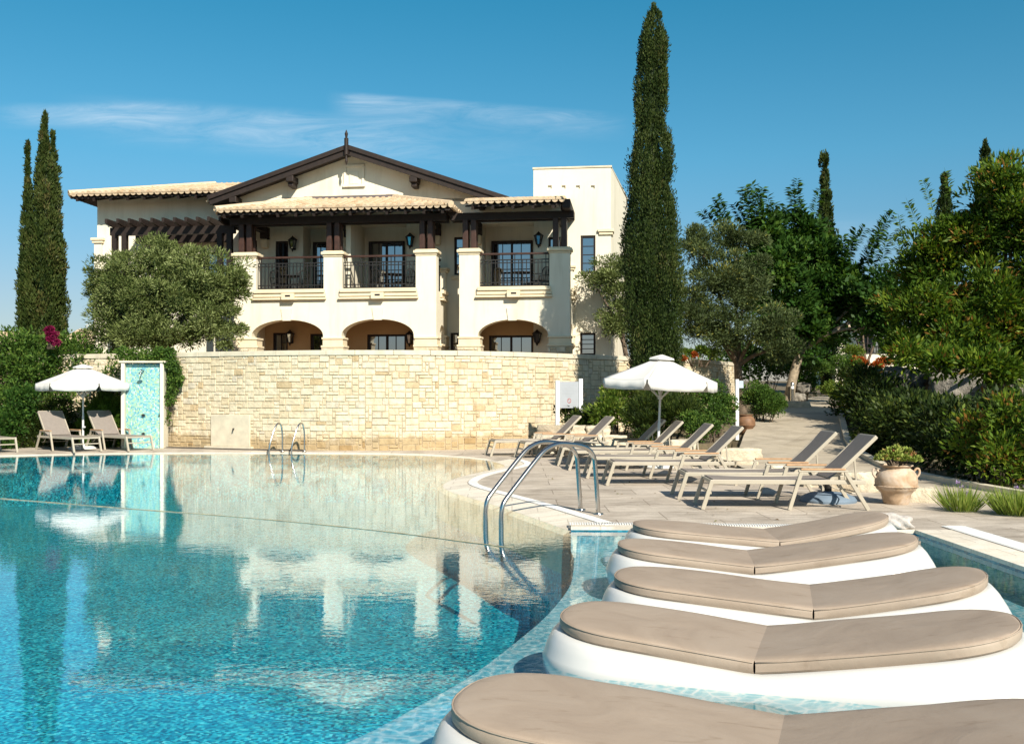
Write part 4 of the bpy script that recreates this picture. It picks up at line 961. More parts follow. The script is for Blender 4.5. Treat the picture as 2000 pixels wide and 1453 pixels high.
# ================================================================== in-pool daybeds
def make_daybed(label, pf, ph, L=2.61, xs=1.42):
    """floating lounger: white moulded shell, two hinged cushions meeting in a shallow V"""
    a = Vector((pf[0], pf[1], 0)); c = Vector((ph[0], ph[1], 0)); d = c - a
    t_ = thing('daybed', label, 'daybed', a, math.atan2(d.y, d.x), 'white in-pool daybeds with taupe cushions')
    hw = .46
    zt = lambda x: .265 - .115 * (x / xs) if x < xs else .15 + .235 * ((x - xs) / (L - xs)) ** 1.12
    def end(x0, sgn, n=22, r=.46):   # rounded end, from -y round to +y
        out = []
        for i in range(n + 1):
            an = -math.pi / 2 + math.pi * i / n; cs, sn = math.cos(an), math.sin(an)
            out.append((x0 + sgn * (r - r * abs(cs) ** .86), hw * math.copysign(abs(sn) ** .84, sn)))
        return out
    rg = random.Random(int(a.y * 100))
    for nm, e, xe, sgn in (('foot_cushion', end(0, 1), xs - .006, 1), ('head_cushion', end(L, -1), xs + .006, -1)):
        line = [(xe, -hw + .002)] + [(xe + (e[0][0] - xe) * q / 7, -hw) for q in range(1, 7)] + e + [(e[-1][0] + (xe - e[-1][0]) * q / 7, hw) for q in range(1, 7)] + [(xe, hw - .002)] + [(xe, hw - 2 * hw * q / 10) for q in range(1, 10)]
        cx = sum(p[0] for p in line) / len(line); b = MB(); n = len(line); vs = []
        rings = [(.97, -.078), (1.0, -.062), (1.003, -.034), (.995, -.014), (.98, -.003), (.95, .003), (.85, .008), (.65, .012), (.42, .014), (.2, .015)]
        for k, z in rings:
            for x, y in line:
                X_ = cx + (x - cx) * k if abs(x - xe) > 1e-4 or k < .93 else xe + sgn * (1 - k) * .2
                vs.append((X_, y * k, zt(X_) + z + .003 * math.sin(7 * X_ + 5 * y + pf[0]) * (k < .98)))
        vs.append((cx, 0, zt(cx) + .015)); m = len(rings)
        fs = [(r * n + i, r * n + (i + 1) % n, (r + 1) * n + (i + 1) % n, (r + 1) * n + i) for r in range(m - 1) for i in range(n)] + [((m - 1) * n + i, (m - 1) * n + (i + 1) % n, m * n) for i in range(n)] + [tuple(range(n))[::-1]]
        b.add(vs, fs); o = b.build(nm, MAT['cushion'], t_, smooth='auto')
        b = MB(); pts = [(x * 1.0 + (cx - x) * .004, y * .997, zt(x) - .010) for x, y in line[:-9]]
        b.tube(pts, .0045, 5); b.build('piping', MAT['cushion'], o, smooth=True)
    e0, e1 = end(0, 1), end(L, -1)
    line = e0[::-1] and ([(p[0], p[1]) for p in e0[::-1]] + [(x, -hw) for x in np.linspace(.7, L - .7, 14)] + [(p[0], p[1]) for p in e1] + [(x, hw) for x in np.linspace(L - .7, .7, 14)])
    n = len(line); b = MB(); vs = []; cx = L / 2
    def off(i, o):
        p, q = line[i - 1], line[(i + 1) % n]; dx, dy = q[0] - p[0], q[1] - p[1]; l = math.hypot(dx, dy) or 1
        return (line[i][0] + dy / l * o, line[i][1] - dx / l * o)
    rings = [(-.04, None, -.235), (.03, None, -.14), (.09, None, -.05), (.11, None, 0.02), (.098, .25, 0), (.08, .55, 0), (.055, .82, 0), (.03, .96, 0), (.0, 1.0, 0), (-.08, 1.0, .0), (-.25, 1.0, .0)]
    for o_, f, z in rings:
        for i in range(n):
            x, y = off(i, o_ + (.10 * max(0, (line[i][0] - L + .6) / .6) * (1 - (f or 0)))); top = zt(min(max(x, 0), L)) - .078
            vs.append((x, y, z if f is None else top * f))
    m = len(rings); b.add(vs, [(r * n + i, r * n + (i + 1) % n, (r + 1) * n + (i + 1) % n, (r + 1) * n + i) for r in range(m - 1) for i in range(n)]); b.build('shell', MAT['shell'], t_, smooth=True)
    return t_
for l, pf, ang, xs_ in (('nearest white in-pool daybed, cut off by the bottom edge of the photo', (-.22, 4.42), -19, 1.42), ('second white in-pool daybed from the camera, its head end at the right photo edge', (.32, 6.05), -19, 1.22),
                   ('middle one of the five white in-pool daybeds with a wide bow shaped cushion', (.76, 7.30), -15, 1.44), ('white in-pool daybed between the middle one and the farthest one', (.93, 8.75), -9, 1.19), ('farthest white in-pool daybed, right in front of the deck edge', (1.22, 10.05), -4, 1.44)):
    pf = (pf[0] * 1.047, pf[1] * 1.047); make_daybed(l, pf, (pf[0] + math.cos(R(ang)), pf[1] + math.sin(R(ang))), xs=xs_)
# crumpled towel on the pool rim behind the daybeds
tw_ = MB(); rg = random.Random(4)
bm = bmesh.new(); bmesh.ops.create_icosphere(bm, subdivisions=4, radius=1)
for v in bm.verts:
    p = v.co.copy(); k = 1 + .10 * math.sin(5 * p.x + 2.3 * p.y) * math.cos(4 * p.z + 3 * p.y) + .09 * math.sin(11 * p.x + 7 * p.z)
    v.co = Vector((p.x * .26 * k, p.y * .13 * k, max(-.055, p.z * .12 * k)))
tw_.add([v.co[:] for v in bm.verts], [tuple(v.index for v in f.verts) for f in bm.faces]); bm.free()
o = tag(tw_.build('towel', MAT['towel'], smooth=True), 'crumpled pale towel lying on the pool rim behind the daybeds', 'towel'); o.location = (4.42, 11.62, DECKZ + .065); o.rotation_euler = (0, 0, R(-12))

# ================================================================== pool ladders, rope
def make_ladder(label, wp, dp, side, prof, r=.030, flange=True):
    t_ = thing('pool_ladder', label, 'pool ladder', (dp[0], dp[1], 0), 0, 'steel pool ladders')
    wp, dp, side = Vector(wp), Vector(dp), Vector(side); d = wp - dp; L = d.length; d.normalize()
    for k in (0, 1):
        o = side * k; b = MB(); b.tube(smoothline([d * (L - s) + o + Vector((0, 0, z)) for s, z in prof(L)], 3), r, 14); rl = b.build('handrail', MAT['steel'], t_, smooth='auto')
        b = MB(); b.lathe([(r, .015), (r + .035, .012), (r + .04, 0), (0, 0)], 20, tuple(o + Vector((0, 0, DECKZ + .002)))); b.build('flange', MAT['steel'], rl, smooth='auto')
    b = MB()
    for z in (-.25, -.5): b.bar(d * L + Vector((0, 0, z)), d * L + side + Vector((0, 0, z)), .09, .03)
    b.build('steps', MAT['steel'], t_)
near = lambda L: [(0, -.7), (0, .0), (0, .17), (.02, .29), (.10, .38), (.60, .84), (.74, .94), (.92, .995), (1.12, .985), (1.34, .955), (1.50, .90), (1.58, .80), (1.60, .70), (L, DECKZ)]
make_ladder('large steel pool ladder with two curved rails at the near deck tip', (-.33, 12.42, 0), (.93, 13.50, 0), (.20, -.47, 0), near)
far = lambda L: [(0, -.6), (0, .0), (.02, .25), (.22, .68), (.34, .82), (.45, .82), (L - .04, .72), (L, .55), (L, DECKZ)]
make_ladder('far steel pool ladder in front of the curved stone wall', (-6.50, 26.62, 0), (-6.25, 27.1, 0), (.60, 0, 0), far, .022)
rp = [W(-160, 962), W(0, 973.5), W(240, 993), W(500, 1012), W(750, 1037), W(960, 1065), W(1000, 1070)]
rp = smoothline([Vector((p.x, p.y, .004)) for p in rp], 3); pts = []; rs = []
acc = 0
for i in range(len(rp) - 1):
    l = (rp[i + 1] - rp[i]).length; n = max(1, int(l / .07))
    for k in range(n): pts.append(rp[i].lerp(rp[i + 1], k / n)); rs.append(.007 if int(acc / .35) % 3 == 0 else .0045); acc += l / n
b = MB(); b.tube(pts, rs, 6); tag(b.build('floating_rope', M_flat('brown_rope', (.42, .35, .22), .9, var=.3)), 'thin brown rope with floats stretched across the pool', 'rope')

# ================================================================== signs, bollard
sg = thing('rules_sign', 'white pool rules sign on two posts in front of the stone wall', 'sign', (1.58, 27.6, 0), R(10))
for x in (-.33, .33): b = MB(); b.box(x - .055, x + .055, -.05, .05, .05, 1.98 if x < 0 else 2.03); b.build('post', MAT['white'], sg, bevel=.008)
b = MB(); b.box(-.274, .274, -.02, .015, 1.22, 1.95); pn = b.build('panel', M_flat('pale_grey_board', (.36, .375, .40), .5, var=.03), sg)
b = MB()
rg = random.Random(2)
for z, w_ in ((1.90, .04), (1.85, .42), (1.81, .12), (1.77, .34), (1.73, .22), (1.69, .38), (1.65, .30), (1.61, .40), (1.57, .24), (1.53, .16), (1.30, .42), (1.27, .34)):
    x = -w_ / 2
    while x < w_ / 2 - .01:
        q = rg.uniform(.015, .04); b.box(x, min(x + q, w_ / 2), -.0225, -.0205, z - .004, z + .004); x += q + .008
b.build('lettering', MAT['grey'], pn)
b = MB(); n = 28; vs = []
for i in range(n):
    an = 2 * math.pi * i / n
    for r in (.042, .054): vs.append((r * math.cos(an), -.0225, 1.42 + 1.3 * r * math.sin(an)))
b.add(vs, [(2 * i, 2 * i + 1, (2 * i + 3) % (2 * n), (2 * i + 2) % (2 * n)) for i in range(n)]); b.bar((-.03, -.0225, 1.47), (.03, -.0225, 1.37), .003, .012); b.build('prohibition_ring', MAT['red'], pn)
b = MB(); b.bar((-.005, -.0226, 1.45), (.008, -.0226, 1.39), .003, .014); b.build('symbol', MAT['grey'], pn)
sp2 = thing('sign_post', 'slim white post with a small notice box beside the path', 'sign', (6.15, 27.2, .35))
b = MB(); b.box(-.045, .045, -.04, .04, 0, 1.66); b.build('post', MAT['white'], sp2, bevel=.006)
b = MB(); b.box(.05, .17, -.03, .03, 1.42, 1.62); b.build('notice_box', M_flat('pale_blue_grey_box', (.45, .52, .58), .5), sp2, bevel=.006)
bo = thing('bollard_light', 'steel bollard light at the top of the path beside the pale trunk', 'bollard', (10.75, 38.2, 1.2))
b = MB(); b.lathe([(.08, 0), (.08, .6), (.0, .6)], 20); b.build('post', MAT['steel'], bo, smooth='auto')
b = MB(); b.lathe([(.07, .6), (.07, .72)], 20); b.build('lens', MAT['white'], bo, smooth='auto')
b = MB(); b.lathe([(.085, .72), (.08, .80), (.03, .86), (0, .87)], 20); b.build('cap', MAT['steel'], bo, smooth='auto')

# ================================================================== stones
def rock(name, label, loc, size, rz=0, mat='rock', seed=1, cat='stone', group=None, sq=.42, rough=.10):
    bm = bmesh.new(); bmesh.ops.create_cube(bm, size=2); bmesh.ops.subdivide_edges(bm, edges=bm.edges, cuts=7, use_grid_fill=True)
    from mathutils import noise as nz
    of = Vector((seed * 3.7, seed * 1.3, seed * 2.1))
    for v in bm.verts:
        p = v.co.copy(); q = p.normalized() * (1 / max(abs(c) for c in p.normalized())) if False else p
        r = p.length; sph = p / r * 1.12; p = p.lerp(sph, sq)
        k = 1 + rough * 1.6 * nz.noise(p * 1.1 + of) + rough * nz.noise(p * 2.7 + of) + rough * .6 * nz.noise(p * 6 + of)
        v.co = Vector((p.x * k * size[0] / 2, p.y * k * size[1] / 2, p.z * k * size[2] / 2))
    b = MB(); b.add([v.co[:] for v in bm.verts], [tuple(v.index for v in f.verts) for f in bm.faces], random.Random(seed).random()); bm.free()
    o = tag(b.build(name, MAT[mat], smooth=True), label, cat, group); o.location = loc; o.rotation_euler = (0, 0, rz); return o
GS = 'rough limestone blocks of the low ledge below the sign'
k = 0
for row, (z, xa, xb, y, nm, names) in enumerate(((.17, .55, 3.05, 26.0, 'bottom', ('leftmost', 'second', 'third', 'rightmost')), (.41, .62, 2.95, 26.12, 'middle', ('leftmost', 'second', 'third', 'rightmost')), (.65, .68, 2.55, 26.25, 'top', ('leftmost', 'second', 'rightmost')))):
    n = len(names); w_ = (xb - xa) / n
    for i in range(n):
        rock('ledge_stone', f'{names[i]} rough limestone block in the {nm} course of the ledge below the sign', (xa + w_ * (i + .5), y - .10 * i, z), (w_ * 1.02, .5, .27), R(-5 + 3 * math.sin(k * 2.1)), seed=20 + k, group=GS, sq=.16, rough=.09); k += 1
for x, y, z, s, l, sd_ in ((3.35, 23.9, .25, (.5, .5, .45), 'dark limestone boulder behind the right parasol pole', 41), (3.95, 23.5, .28, (.62, .5, .52), 'pale limestone boulder between two lounger backs right of the parasol pole', 42), (4.25, 22.6, .15, (.5, .42, .3), 'small limestone rock behind the dark backed lounger', 43),
                           (4.95, 22.0, .22, (1.15, .4, .40), 'long flat topped pale stone at the near end of the path edge', 44), (4.95, 21.2, .1, (.5, .35, .2), 'low rubble stone under the long flat topped stone', 45), (5.3, 19.6, .11, (.55, .42, .26), 'rubble stone behind the grey lounger beside the path', 46),
                           (5.25, 17.0, .16, (.72, .45, .36), 'white limestone block left behind the front lounger', 47), (5.6, 16.2, .17, (.62, .5, .38), 'white limestone block between the front lounger and the pot', 48), (5.25, 16.0, .09, (.45, .35, .2), 'small low rubble stone under the front lounger head', 49),
                           (5.95, 14.55, .13, (.44, .36, .26), 'small pale limestone block at the right foot of the terracotta pot', 50), (10.4, 36.4, 1.16, (.95, .5, .36), 'flat sunlit stone at the far end of the path', 51), (11.2, 39.0, 1.45, (.55, .5, .35), 'brown stone stacked behind the path end below the clipped bushes', 52), (11.6, 39.6, 1.85, (.55, .5, .4), 'upper brown stone of the stack under the clipped bushes', 53)):
    rock('boulder', l, (x, y, z), s, R(sd_ * 37 % 40 - 20), 'greyrock' if sd_ in (52, 53, 41) else 'rock', sd_, sq=.5 if sd_ in (52, 53) else .2, rough=.16 if sd_ in (52, 53) else .08)
for x, y, z, s, l, sd_ in ((11.6, 29.5, 1.75, (2.0, 1.4, 1.15), 'grey boulder with a sunlit top at the left of the rock wall above the hedge', 61), (12.3, 27.2, 1.75, (2.3, 1.5, 1.2), 'large shaded grey boulder in the middle of the rock wall', 62), (12.6, 24.6, 1.65, (2.2, 1.5, 1.1), 'shaded grey boulder at the right end of the rock wall under the leafy tree', 63)):
    rock('wall_boulder', l, (x, y, z), s, R(sd_ * 31 % 30 + 60), 'greyrock', sd_, 'boulder', 'grey boulders of the rock wall', .3, .14)

# ================================================================== pots
def make_pot(name, label, loc, H, Rm, handles=True, rim=True, mat='terracotta'):
    t_ = thing(name, label, 'pot', loc)
    pr = [(0, 0), (.56, 0), (.60, .03), (.66, .16), (.70, .27), (.76, .30), (.80, .33), (.88, .36), (.93, .40), (.955, .43), (.975, .47), (.99, .54), (.98, .66), (.92, .76), (.80, .85), (.66, .90), (.64, .93), (.72, .955), (.78, .975), (.78, 1.0), (.70, 1.0), (.62, .95), (.6, .85), (0, .84)]
    b = MB(); b.lathe([(r * Rm, z * H) for r, z in pr], 40); b.build('body', MAT[mat], t_, smooth='auto')
    b = MB(); n = 64; b.tube([(Rm * .985 * math.cos(2 * math.pi * i / n), Rm * .985 * math.sin(2 * math.pi * i / n), H * .46 + .006 * math.sin(i * math.pi)) for i in range(n + 1)], [.014 if i % 2 else .008 for i in range(n + 1)], 6, False); b.build('rope_band', MAT[mat], t_, smooth=True)
    if handles:
        for s in (-1, 1):
            b = MB(); b.tube(smoothline([(s * Rm * .84, 0, H * .80), (s * Rm * .98, 0, H * .91), (s * Rm * 1.13, 0, H * .88), (s * Rm * 1.14, 0, H * .76), (s * Rm * .97, 0, H * .66)], 2), .03 * H, 8); b.build('handle', MAT[mat], t_, smooth=True)
    return t_
make_pot('terracotta_urn', 'large weathered terracotta urn with two handles beside the front lounger', (5.50, 14.25, DECKZ), .56, .295)
make_pot('terracotta_jar', 'small brown terracotta jar beside the clipped bush at the path', (6.72, 28.6, .46), .56, .27, False, mat='brownjar')
# ================================================================== vegetation
class Leaves:
    """thousands of small leaf faces gathered into one crown mesh"""
    def __init__(s, seed): s.rg = np.random.default_rng(seed); s.V = []; s.T = []; s.nl = 0; s.hemi = 0.0; s.xv = []; s.xf = []; s.xt = []
    def add(s, pos, ax, ln, wd, tint, flat=None):
        n = len(pos); rg = s.rg
        ax = ax / (np.linalg.norm(ax, axis=1, keepdims=True) + 1e-9)
        rv = rg.normal(size=(n, 3)) if flat is None else flat + rg.normal(size=(n, 3)) * .35
        sd = np.cross(ax, rv); sd /= (np.linalg.norm(sd, axis=1, keepdims=True) + 1e-9)
        ln = (ln * rg.uniform(.65, 1.25, n))[:, None]; wd = (wd * rg.uniform(.7, 1.2, n))[:, None]
        nr = np.cross(sd, ax)
        q = np.stack([pos, pos + ax * ln * .45 + sd * wd * .5 + nr * wd * .12, pos + ax * ln, pos + ax * ln * .45 - sd * wd * .5 + nr * wd * .12], 1)
        s.V.append(q.reshape(-1, 3)); s.T.append(np.repeat(np.clip(tint, 0, 1), 4)); s.nl += n
    def clump(s, c, r, n, ln, wd, tint=.5, tv=.22, up=.25, sq=(1, 1, 1), out=None, shell=.55):
        rg = s.rg; d = rg.normal(size=(n, 3)); d /= np.linalg.norm(d, axis=1, keepdims=True)
        if s.hemi:
            u = np.array((.2, -.42, .885)); dt = d @ u; fl = (dt < -.05) & (rg.random(n) < s.hemi); d[fl] -= 2 * dt[fl, None] * u
        rad = rg.uniform(shell ** 3, 1, n) ** (1 / 3)
        p = np.array(c) + d * rad[:, None] * r * np.array(sq)
        ax = d + rg.normal(size=(n, 3)) * .55 + np.array([0, 0, up])
        if out is not None: ax = ax + np.array(out)
        s.add(p, ax, ln, wd, tint + rg.normal(size=n) * tv)
    def build(s, name, mat, parent):
        V = np.concatenate(s.V); n = s.nl; me = bpy.data.meshes.new(name)
        me.vertices.add(4 * n); me.vertices.foreach_set('co', V.astype(np.float32).ravel())
        me.loops.add(4 * n); me.loops.foreach_set('vertex_index', np.arange(4 * n, dtype=np.int32))
        me.polygons.add(n); me.polygons.foreach_set('loop_start', np.arange(0, 4 * n, 4, dtype=np.int32))
        try: me.polygons.foreach_set('loop_total', np.full(n, 4, dtype=np.int32))
        except Exception: pass
        me.update(calc_edges=True)
        me.attributes.new('tint', 'FLOAT', 'POINT').data.foreach_set('value', np.concatenate(s.T).astype(np.float32))
        me.materials.append(mat); o = bpy.data.objects.new(name, me); C.objects.link(o); o.parent = parent; return o
def limbs(name, base_, tops, r0, mat, parent, seed=0, fork=.45):
    """tapered trunk that forks into limbs"""
    rg = random.Random(seed); b = MB(); base_ = Vector(base_); mean = sum((Vector(t_) for t_ in tops), Vector()) / len(tops)
    fk = base_.lerp(mean, fork); mid = base_.lerp(fk, .5) + Vector((rg.uniform(-.08, .08), rg.uniform(-.08, .08), 0))
    b.tube(smoothline([base_ - Vector((0, 0, .1)), mid, fk], 2), [r0 * 1.15] + [r0 * (1 - .04 * i) for i in range(8)], 10)
    for t_ in tops:
        t_ = Vector(t_); m = fk.lerp(t_, .5) + Vector((rg.uniform(-.2, .2), rg.uniform(-.2, .2), rg.uniform(0, .25)))
        p = smoothline([fk - (fk - mid) * .2, m, t_], 2); b.tube(p, [r0 * .62 * (1 - .88 * i / (len(p) - 1)) for i in range(len(p))], 7)
    return b.build(name, mat, parent, smooth=True)
def cypress(label, loc, H, prof, n, seed, mat='cypress', lean=(0, 0), leaf=(.17, .055), group=None, name='cypress_tree', tint=.5):
    """prof: (height fraction, left half width, right half width)"""
    t_ = thing(name, label, 'cypress', loc, 0, group); rg = np.random.default_rng(seed); L = Leaves(seed)
    prof = [(h_, max(a_ - .10, .02), max(c_ - .10, .02)) for h_, a_, c_ in prof]; hs, la, ra = zip(*prof); K = max(60, int(n / 42)); per = int(n / K)
    area = np.interp(np.linspace(0, 1, 200), hs, np.array(la) + np.array(ra)) + .05; cdf = np.cumsum(area) / area.sum()
    lump = rg.uniform(0, 6.28, 8)
    tips = list(np.linspace(.80, .995, max(14, int(H * 3.2))))
    for i in range(K + len(tips)):
        h = tips[i - K] if i >= K else np.interp(rg.random(), cdf, np.linspace(0, 1, 200)); an = rg.uniform(0, 2 * math.pi); c_, s_ = math.cos(an), math.sin(an)
        le, ri = np.interp(h, hs, la), np.interp(h, hs, ra); r = ((ri if c_ > 0 else le) * abs(c_) + (le + ri) / 2 * abs(s_))
        bl = .5 + .5 * math.sin(h * H * 2.1 + 2 * an + lump[0]) * math.sin(h * H * .9 - an + lump[1])   # bulging sprays
        rr = r * (.56 + .20 * bl + .10 * rg.random() + .16 * (rg.random() < .05)); cx = lean[0] * h; cy = lean[1] * h
        k = (.15 * max(r, .10) + .04) * rg.uniform(.65, 1.25)
        if i >= K: rr *= .4; k = max(.03, .33 * r)
        L.clump((cx + c_ * rr, cy + s_ * rr, h * H), k, per, leaf[0], leaf[1], tint + rg.normal() * .17 + .34 * (bl - .5), .08, 1.0, (.85, .85, 2.6), (c_ * .35, s_ * .35, 1.1), .3)
    b = MB(); m = 26; pr = [(max(.01, .60 * (np.interp(i / m, hs, la) + np.interp(i / m, hs, ra)) / 2), i / m * H * .93) for i in range(m + 1)]
    nn = 14; vs = []; fs = []
    for i, (r, z) in enumerate(pr):
        for q in range(nn): an = 2 * math.pi * q / nn; vs.append((lean[0] * z / H + (np.interp(z / H, hs, ra) - np.interp(z / H, hs, la)) * .3 + r * math.cos(an), lean[1] * z / H + r * math.sin(an), z))
    fs = [(i * nn + q, i * nn + (q + 1) % nn, (i + 1) * nn + (q + 1) % nn, (i + 1) * nn + q) for i in range(m) for q in range(nn)]
    b.add(vs, fs, .1); b.build('dark_core', MAT[mat], t_)  # solid core tinted dark to paint in the shade between sprays
    L.build('crown', MAT[mat], t_)
    b = MB(); b.tube([(0, 0, -.3), (0, 0, H * .25)], [.16, .08], 8); b.build('trunk', MAT['bark'], t_); return t_
# tall cypress in front of the wall: half widths in metres read at d = 28
pxm = 28 / F
def cp(rows, cx, ytop, ybot, d):
    out = []
    for y, xl, xr in rows: out.append(((ybot - y) / (ybot - ytop), (cx - xl) * d / F, (xr - cx) * d / F))
    return sorted(out)
base_ = D(1277, 28.2, None, .35); yb = HY + (CAMZ - .35) * F / 28.2
cypress('very tall dark cypress in front of the curved wall beside the hotel tower', base_, (yb - 12) * 28.2 / F,
        cp([(12, 1275, 1281), (40, 1258, 1298), (85, 1246, 1310), (115, 1240, 1305), (170, 1232, 1304), (225, 1236, 1304), (245, 1234, 1290), (262, 1234, 1306), (310, 1226, 1316), (355, 1222, 1312), (380, 1220, 1300), (400, 1216, 1318), (450, 1216, 1324), (480, 1216, 1332), (560, 1216, 1336), (640, 1220, 1333), (720, 1224, 1330), (800, 1232, 1320), (yb, 1250, 1305)], 1277, 12, yb, 28.2), 95000, 1, tint=.50, leaf=(.085, .034))
d = 38.0; z0 = .5; yb = HY + (CAMZ - z0) * F / d
cypress('tall slim cypress forming the right half of the left cypress clump', D(88, d, None, z0), (yb - 226) * d / F,
        cp([(226, 86, 90), (250, 79, 94), (290, 74, 100), (330, 72, 112), (400, 66, 118), (480, 58, 126), (560, 52, 130), (620, 55, 128), (yb, 60, 118)], 90, 226, yb, d), 40000, 2, leaf=(.14, .05), tint=.62)
cypress('forked tip cypress leaning against the right side of the left clump', D(103, d + .7, None, z0), (yb - 250) * d / F,
        cp([(250, 100, 106), (280, 96, 112), (330, 94, 120), (400, 92, 124), (500, 88, 130), (600, 88, 130), (yb, 90, 122)], 103, 250, yb, d), 18000, 3, leaf=(.14, .05), tint=.55)
cypress('shorter thin cypress at the left side of the left clump', D(54, d - .3, None, z0), (yb - 282) * d / F,
        cp([(282, 46, 49), (310, 46, 56), (360, 48, 64), (400, 42, 66), (480, 38, 70), (560, 34, 76), (620, 34, 78), (yb, 40, 70)], 54, 282, yb, d), 22000, 4, leaf=(.14, .05), tint=.58)
d = 50.0
for x, yt, rows, lb, sd_ in ((1612, 306, [(306, 1593, 1596), (330, 1598, 1607), (360, 1602, 1622), (420, 1600, 1630), (480, 1598, 1636), (560, 1600, 1634), (700, 1602, 1630)], 'thin cypress with a bent tip behind the broad leaved trees', 5), (1925, 275, [(275, 1922, 1927), (300, 1913, 1934), (350, 1908, 1940), (420, 1902, 1948), (700, 1905, 1940)], 'dark cypress top rising behind the leafy tree on the far right', 6), (1845, 340, [(340, 1838, 1848), (380, 1832, 1858), (450, 1826, 1866), (700, 1830, 1860)], 'small dark cypress top behind the leafy tree, left of the taller one', 7)):
    z0 = 1.2; yb = HY + (CAMZ - z0) * F / d
    cypress(lb, D(x, d, None, z0), (yb - yt) * d / F, cp(rows + [(yb, x - 12, x + 12)], x, yt, yb, d), 15000, sd_, leaf=(.17, .065), tint=.5)

def tree(name, label, cat, base_, blobs, mat, leaf, seed, trunk_r=.16, bark='bark', dens=1.0, tint=.5, tv=.2, up=.2, clump=.42, fork=.45, shoots=None, group=None):
    """blobs: (x, y, z, rx, ry, rz) lobes filled with leafy clumps"""
    t_ = thing(name, label, cat, base_, 0, group); o = np.array(base_); L = Leaves(seed); L.hemi = .8; rg = np.random.default_rng(seed + 99)
    for bx in blobs:
        c = np.array(bx[:3]) - o; r = np.array(bx[3:6]); vol = r[0] * r[1] * r[2]
        K = int(11 * (vol ** (2 / 3)) / clump ** 2 * .40) + 4
        for i in range(K):
            dv = rg.normal(size=3); dv /= np.linalg.norm(dv); q = (.45 + .55 * rg.random()) if i % 4 else .35 * rg.random()
            L.clump(c + dv * q * r * .92, clump * rg.uniform(.6, 1.25), int(125 * dens), leaf[0], leaf[1], tint + rg.normal() * .16, tv, up, (1, 1, .85), dv * .45, .3)
    if shoots: shoots(L, o, rg)
    L.build('crown', MAT[mat], t_)
    tops = [tuple(np.array(b_[:3]) - o) for b_ in blobs]; limbs('trunk', (0, 0, 0), tops, trunk_r, MAT[bark], t_, seed, fork); return t_
def px(x, y, d, rx, ry=None, rd=None):
    """a lobe seen at pixel x, y with pixel half-sizes"""
    ry = rx if ry is None else ry; s = d / F; p = D(x, d, y); return (p.x, p.y, p.z, rx * s, (rd if rd else (rx + ry) / 2) * s, ry * s)
# rounded olive on the terrace left of the arches
tree('olive_tree', 'broad round olive tree on the terrace left of the hotel arches', 'olive tree', D(300, 31.6, None, 1.98), [px(330, 590, 31.6, 130, 105), px(255, 570, 31.4, 85, 80), px(400, 560, 31.6, 80, 80), px(330, 520, 31.8, 80, 60), px(240, 640, 31.3, 75, 60), px(420, 640, 31.3, 70, 55), px(455, 560, 31.7, 38, 55), px(200, 560, 31.4, 40, 55), px(300, 665, 31.0, 90, 40)], 'olive', (.135, .036), 11, .2, dens=1.35, tint=.5, clump=.33)
tree('olive_tree', 'small olive tree in front of the hotel tower left of the tall cypress', 'olive tree', D(1235, 34.0, None, 1.98), [px(1190, 545, 33.6, 38, 48), px(1215, 600, 33.8, 45, 60), px(1195, 640, 33.6, 34, 38), px(1155, 548, 33.4, 26, 12), px(1225, 520, 34, 30, 30)], 'olive', (.13, .034), 12, .1, dens=.95, tint=.42, clump=.30)
tree('olive_tree', 'large olive tree with yellow fruit right of the tall cypress', 'olive tree', D(1450, 35.6, None, 1.0), [px(1400, 560, 35.5, 75, 80), px(1440, 470, 36, 50, 45), px(1365, 480, 36, 38, 50), px(1460, 560, 35.5, 60, 70), px(1400, 650, 35, 80, 55), px(1500, 640, 34.6, 70, 45), px(1520, 690, 34.4, 45, 25), px(1350, 620, 35.3, 45, 60)], 'oliveripe', (.14, .04), 13, .17, dens=1.5, tint=.5, clump=.40)
# broad-leaved tree with long leafy shoots
def shoots(specs, ll=.30, lw=.21):
    def fn(L, o, rg):
        for (x0, y0, x1, y1, d) in specs:
            a, b_ = np.array(D(x0, d, y0)) - o, np.array(D(x1, d - rg.uniform(-.8, .8), y1)) - o; n = int(np.linalg.norm(b_ - a) / .055)
            f = np.linspace(0, 1, n)[:, None]; p = a + (b_ - a) * f; p[:, 2] += np.sin(np.pi * f[:, 0]) * .12
            ax = (b_ - a) / np.linalg.norm(b_ - a); sd_ = np.cross(ax, [0, 1, .2]); sd_ /= np.linalg.norm(sd_)
            sg_ = np.where(np.arange(n) % 2, 1, -1)[:, None]
            for rep in (0, 1):
                L.add(p, sd_ * sg_ * (1 if rep == 0 else -1) + ax * .5 + rg.normal(size=(n, 3)) * .22 + np.array([0, -.3 * rep, -.25]), ll, lw, .5 + rg.normal(size=n) * .2, np.tile(ax, (n, 1)) + np.array([0, -.5, .8]))
            m = max(2, n // 3); L.add(p[::3][:m], np.tile(ax, (len(p[::3][:m]), 1)), .26, .022, np.full(len(p[::3][:m]), .1))
    return fn
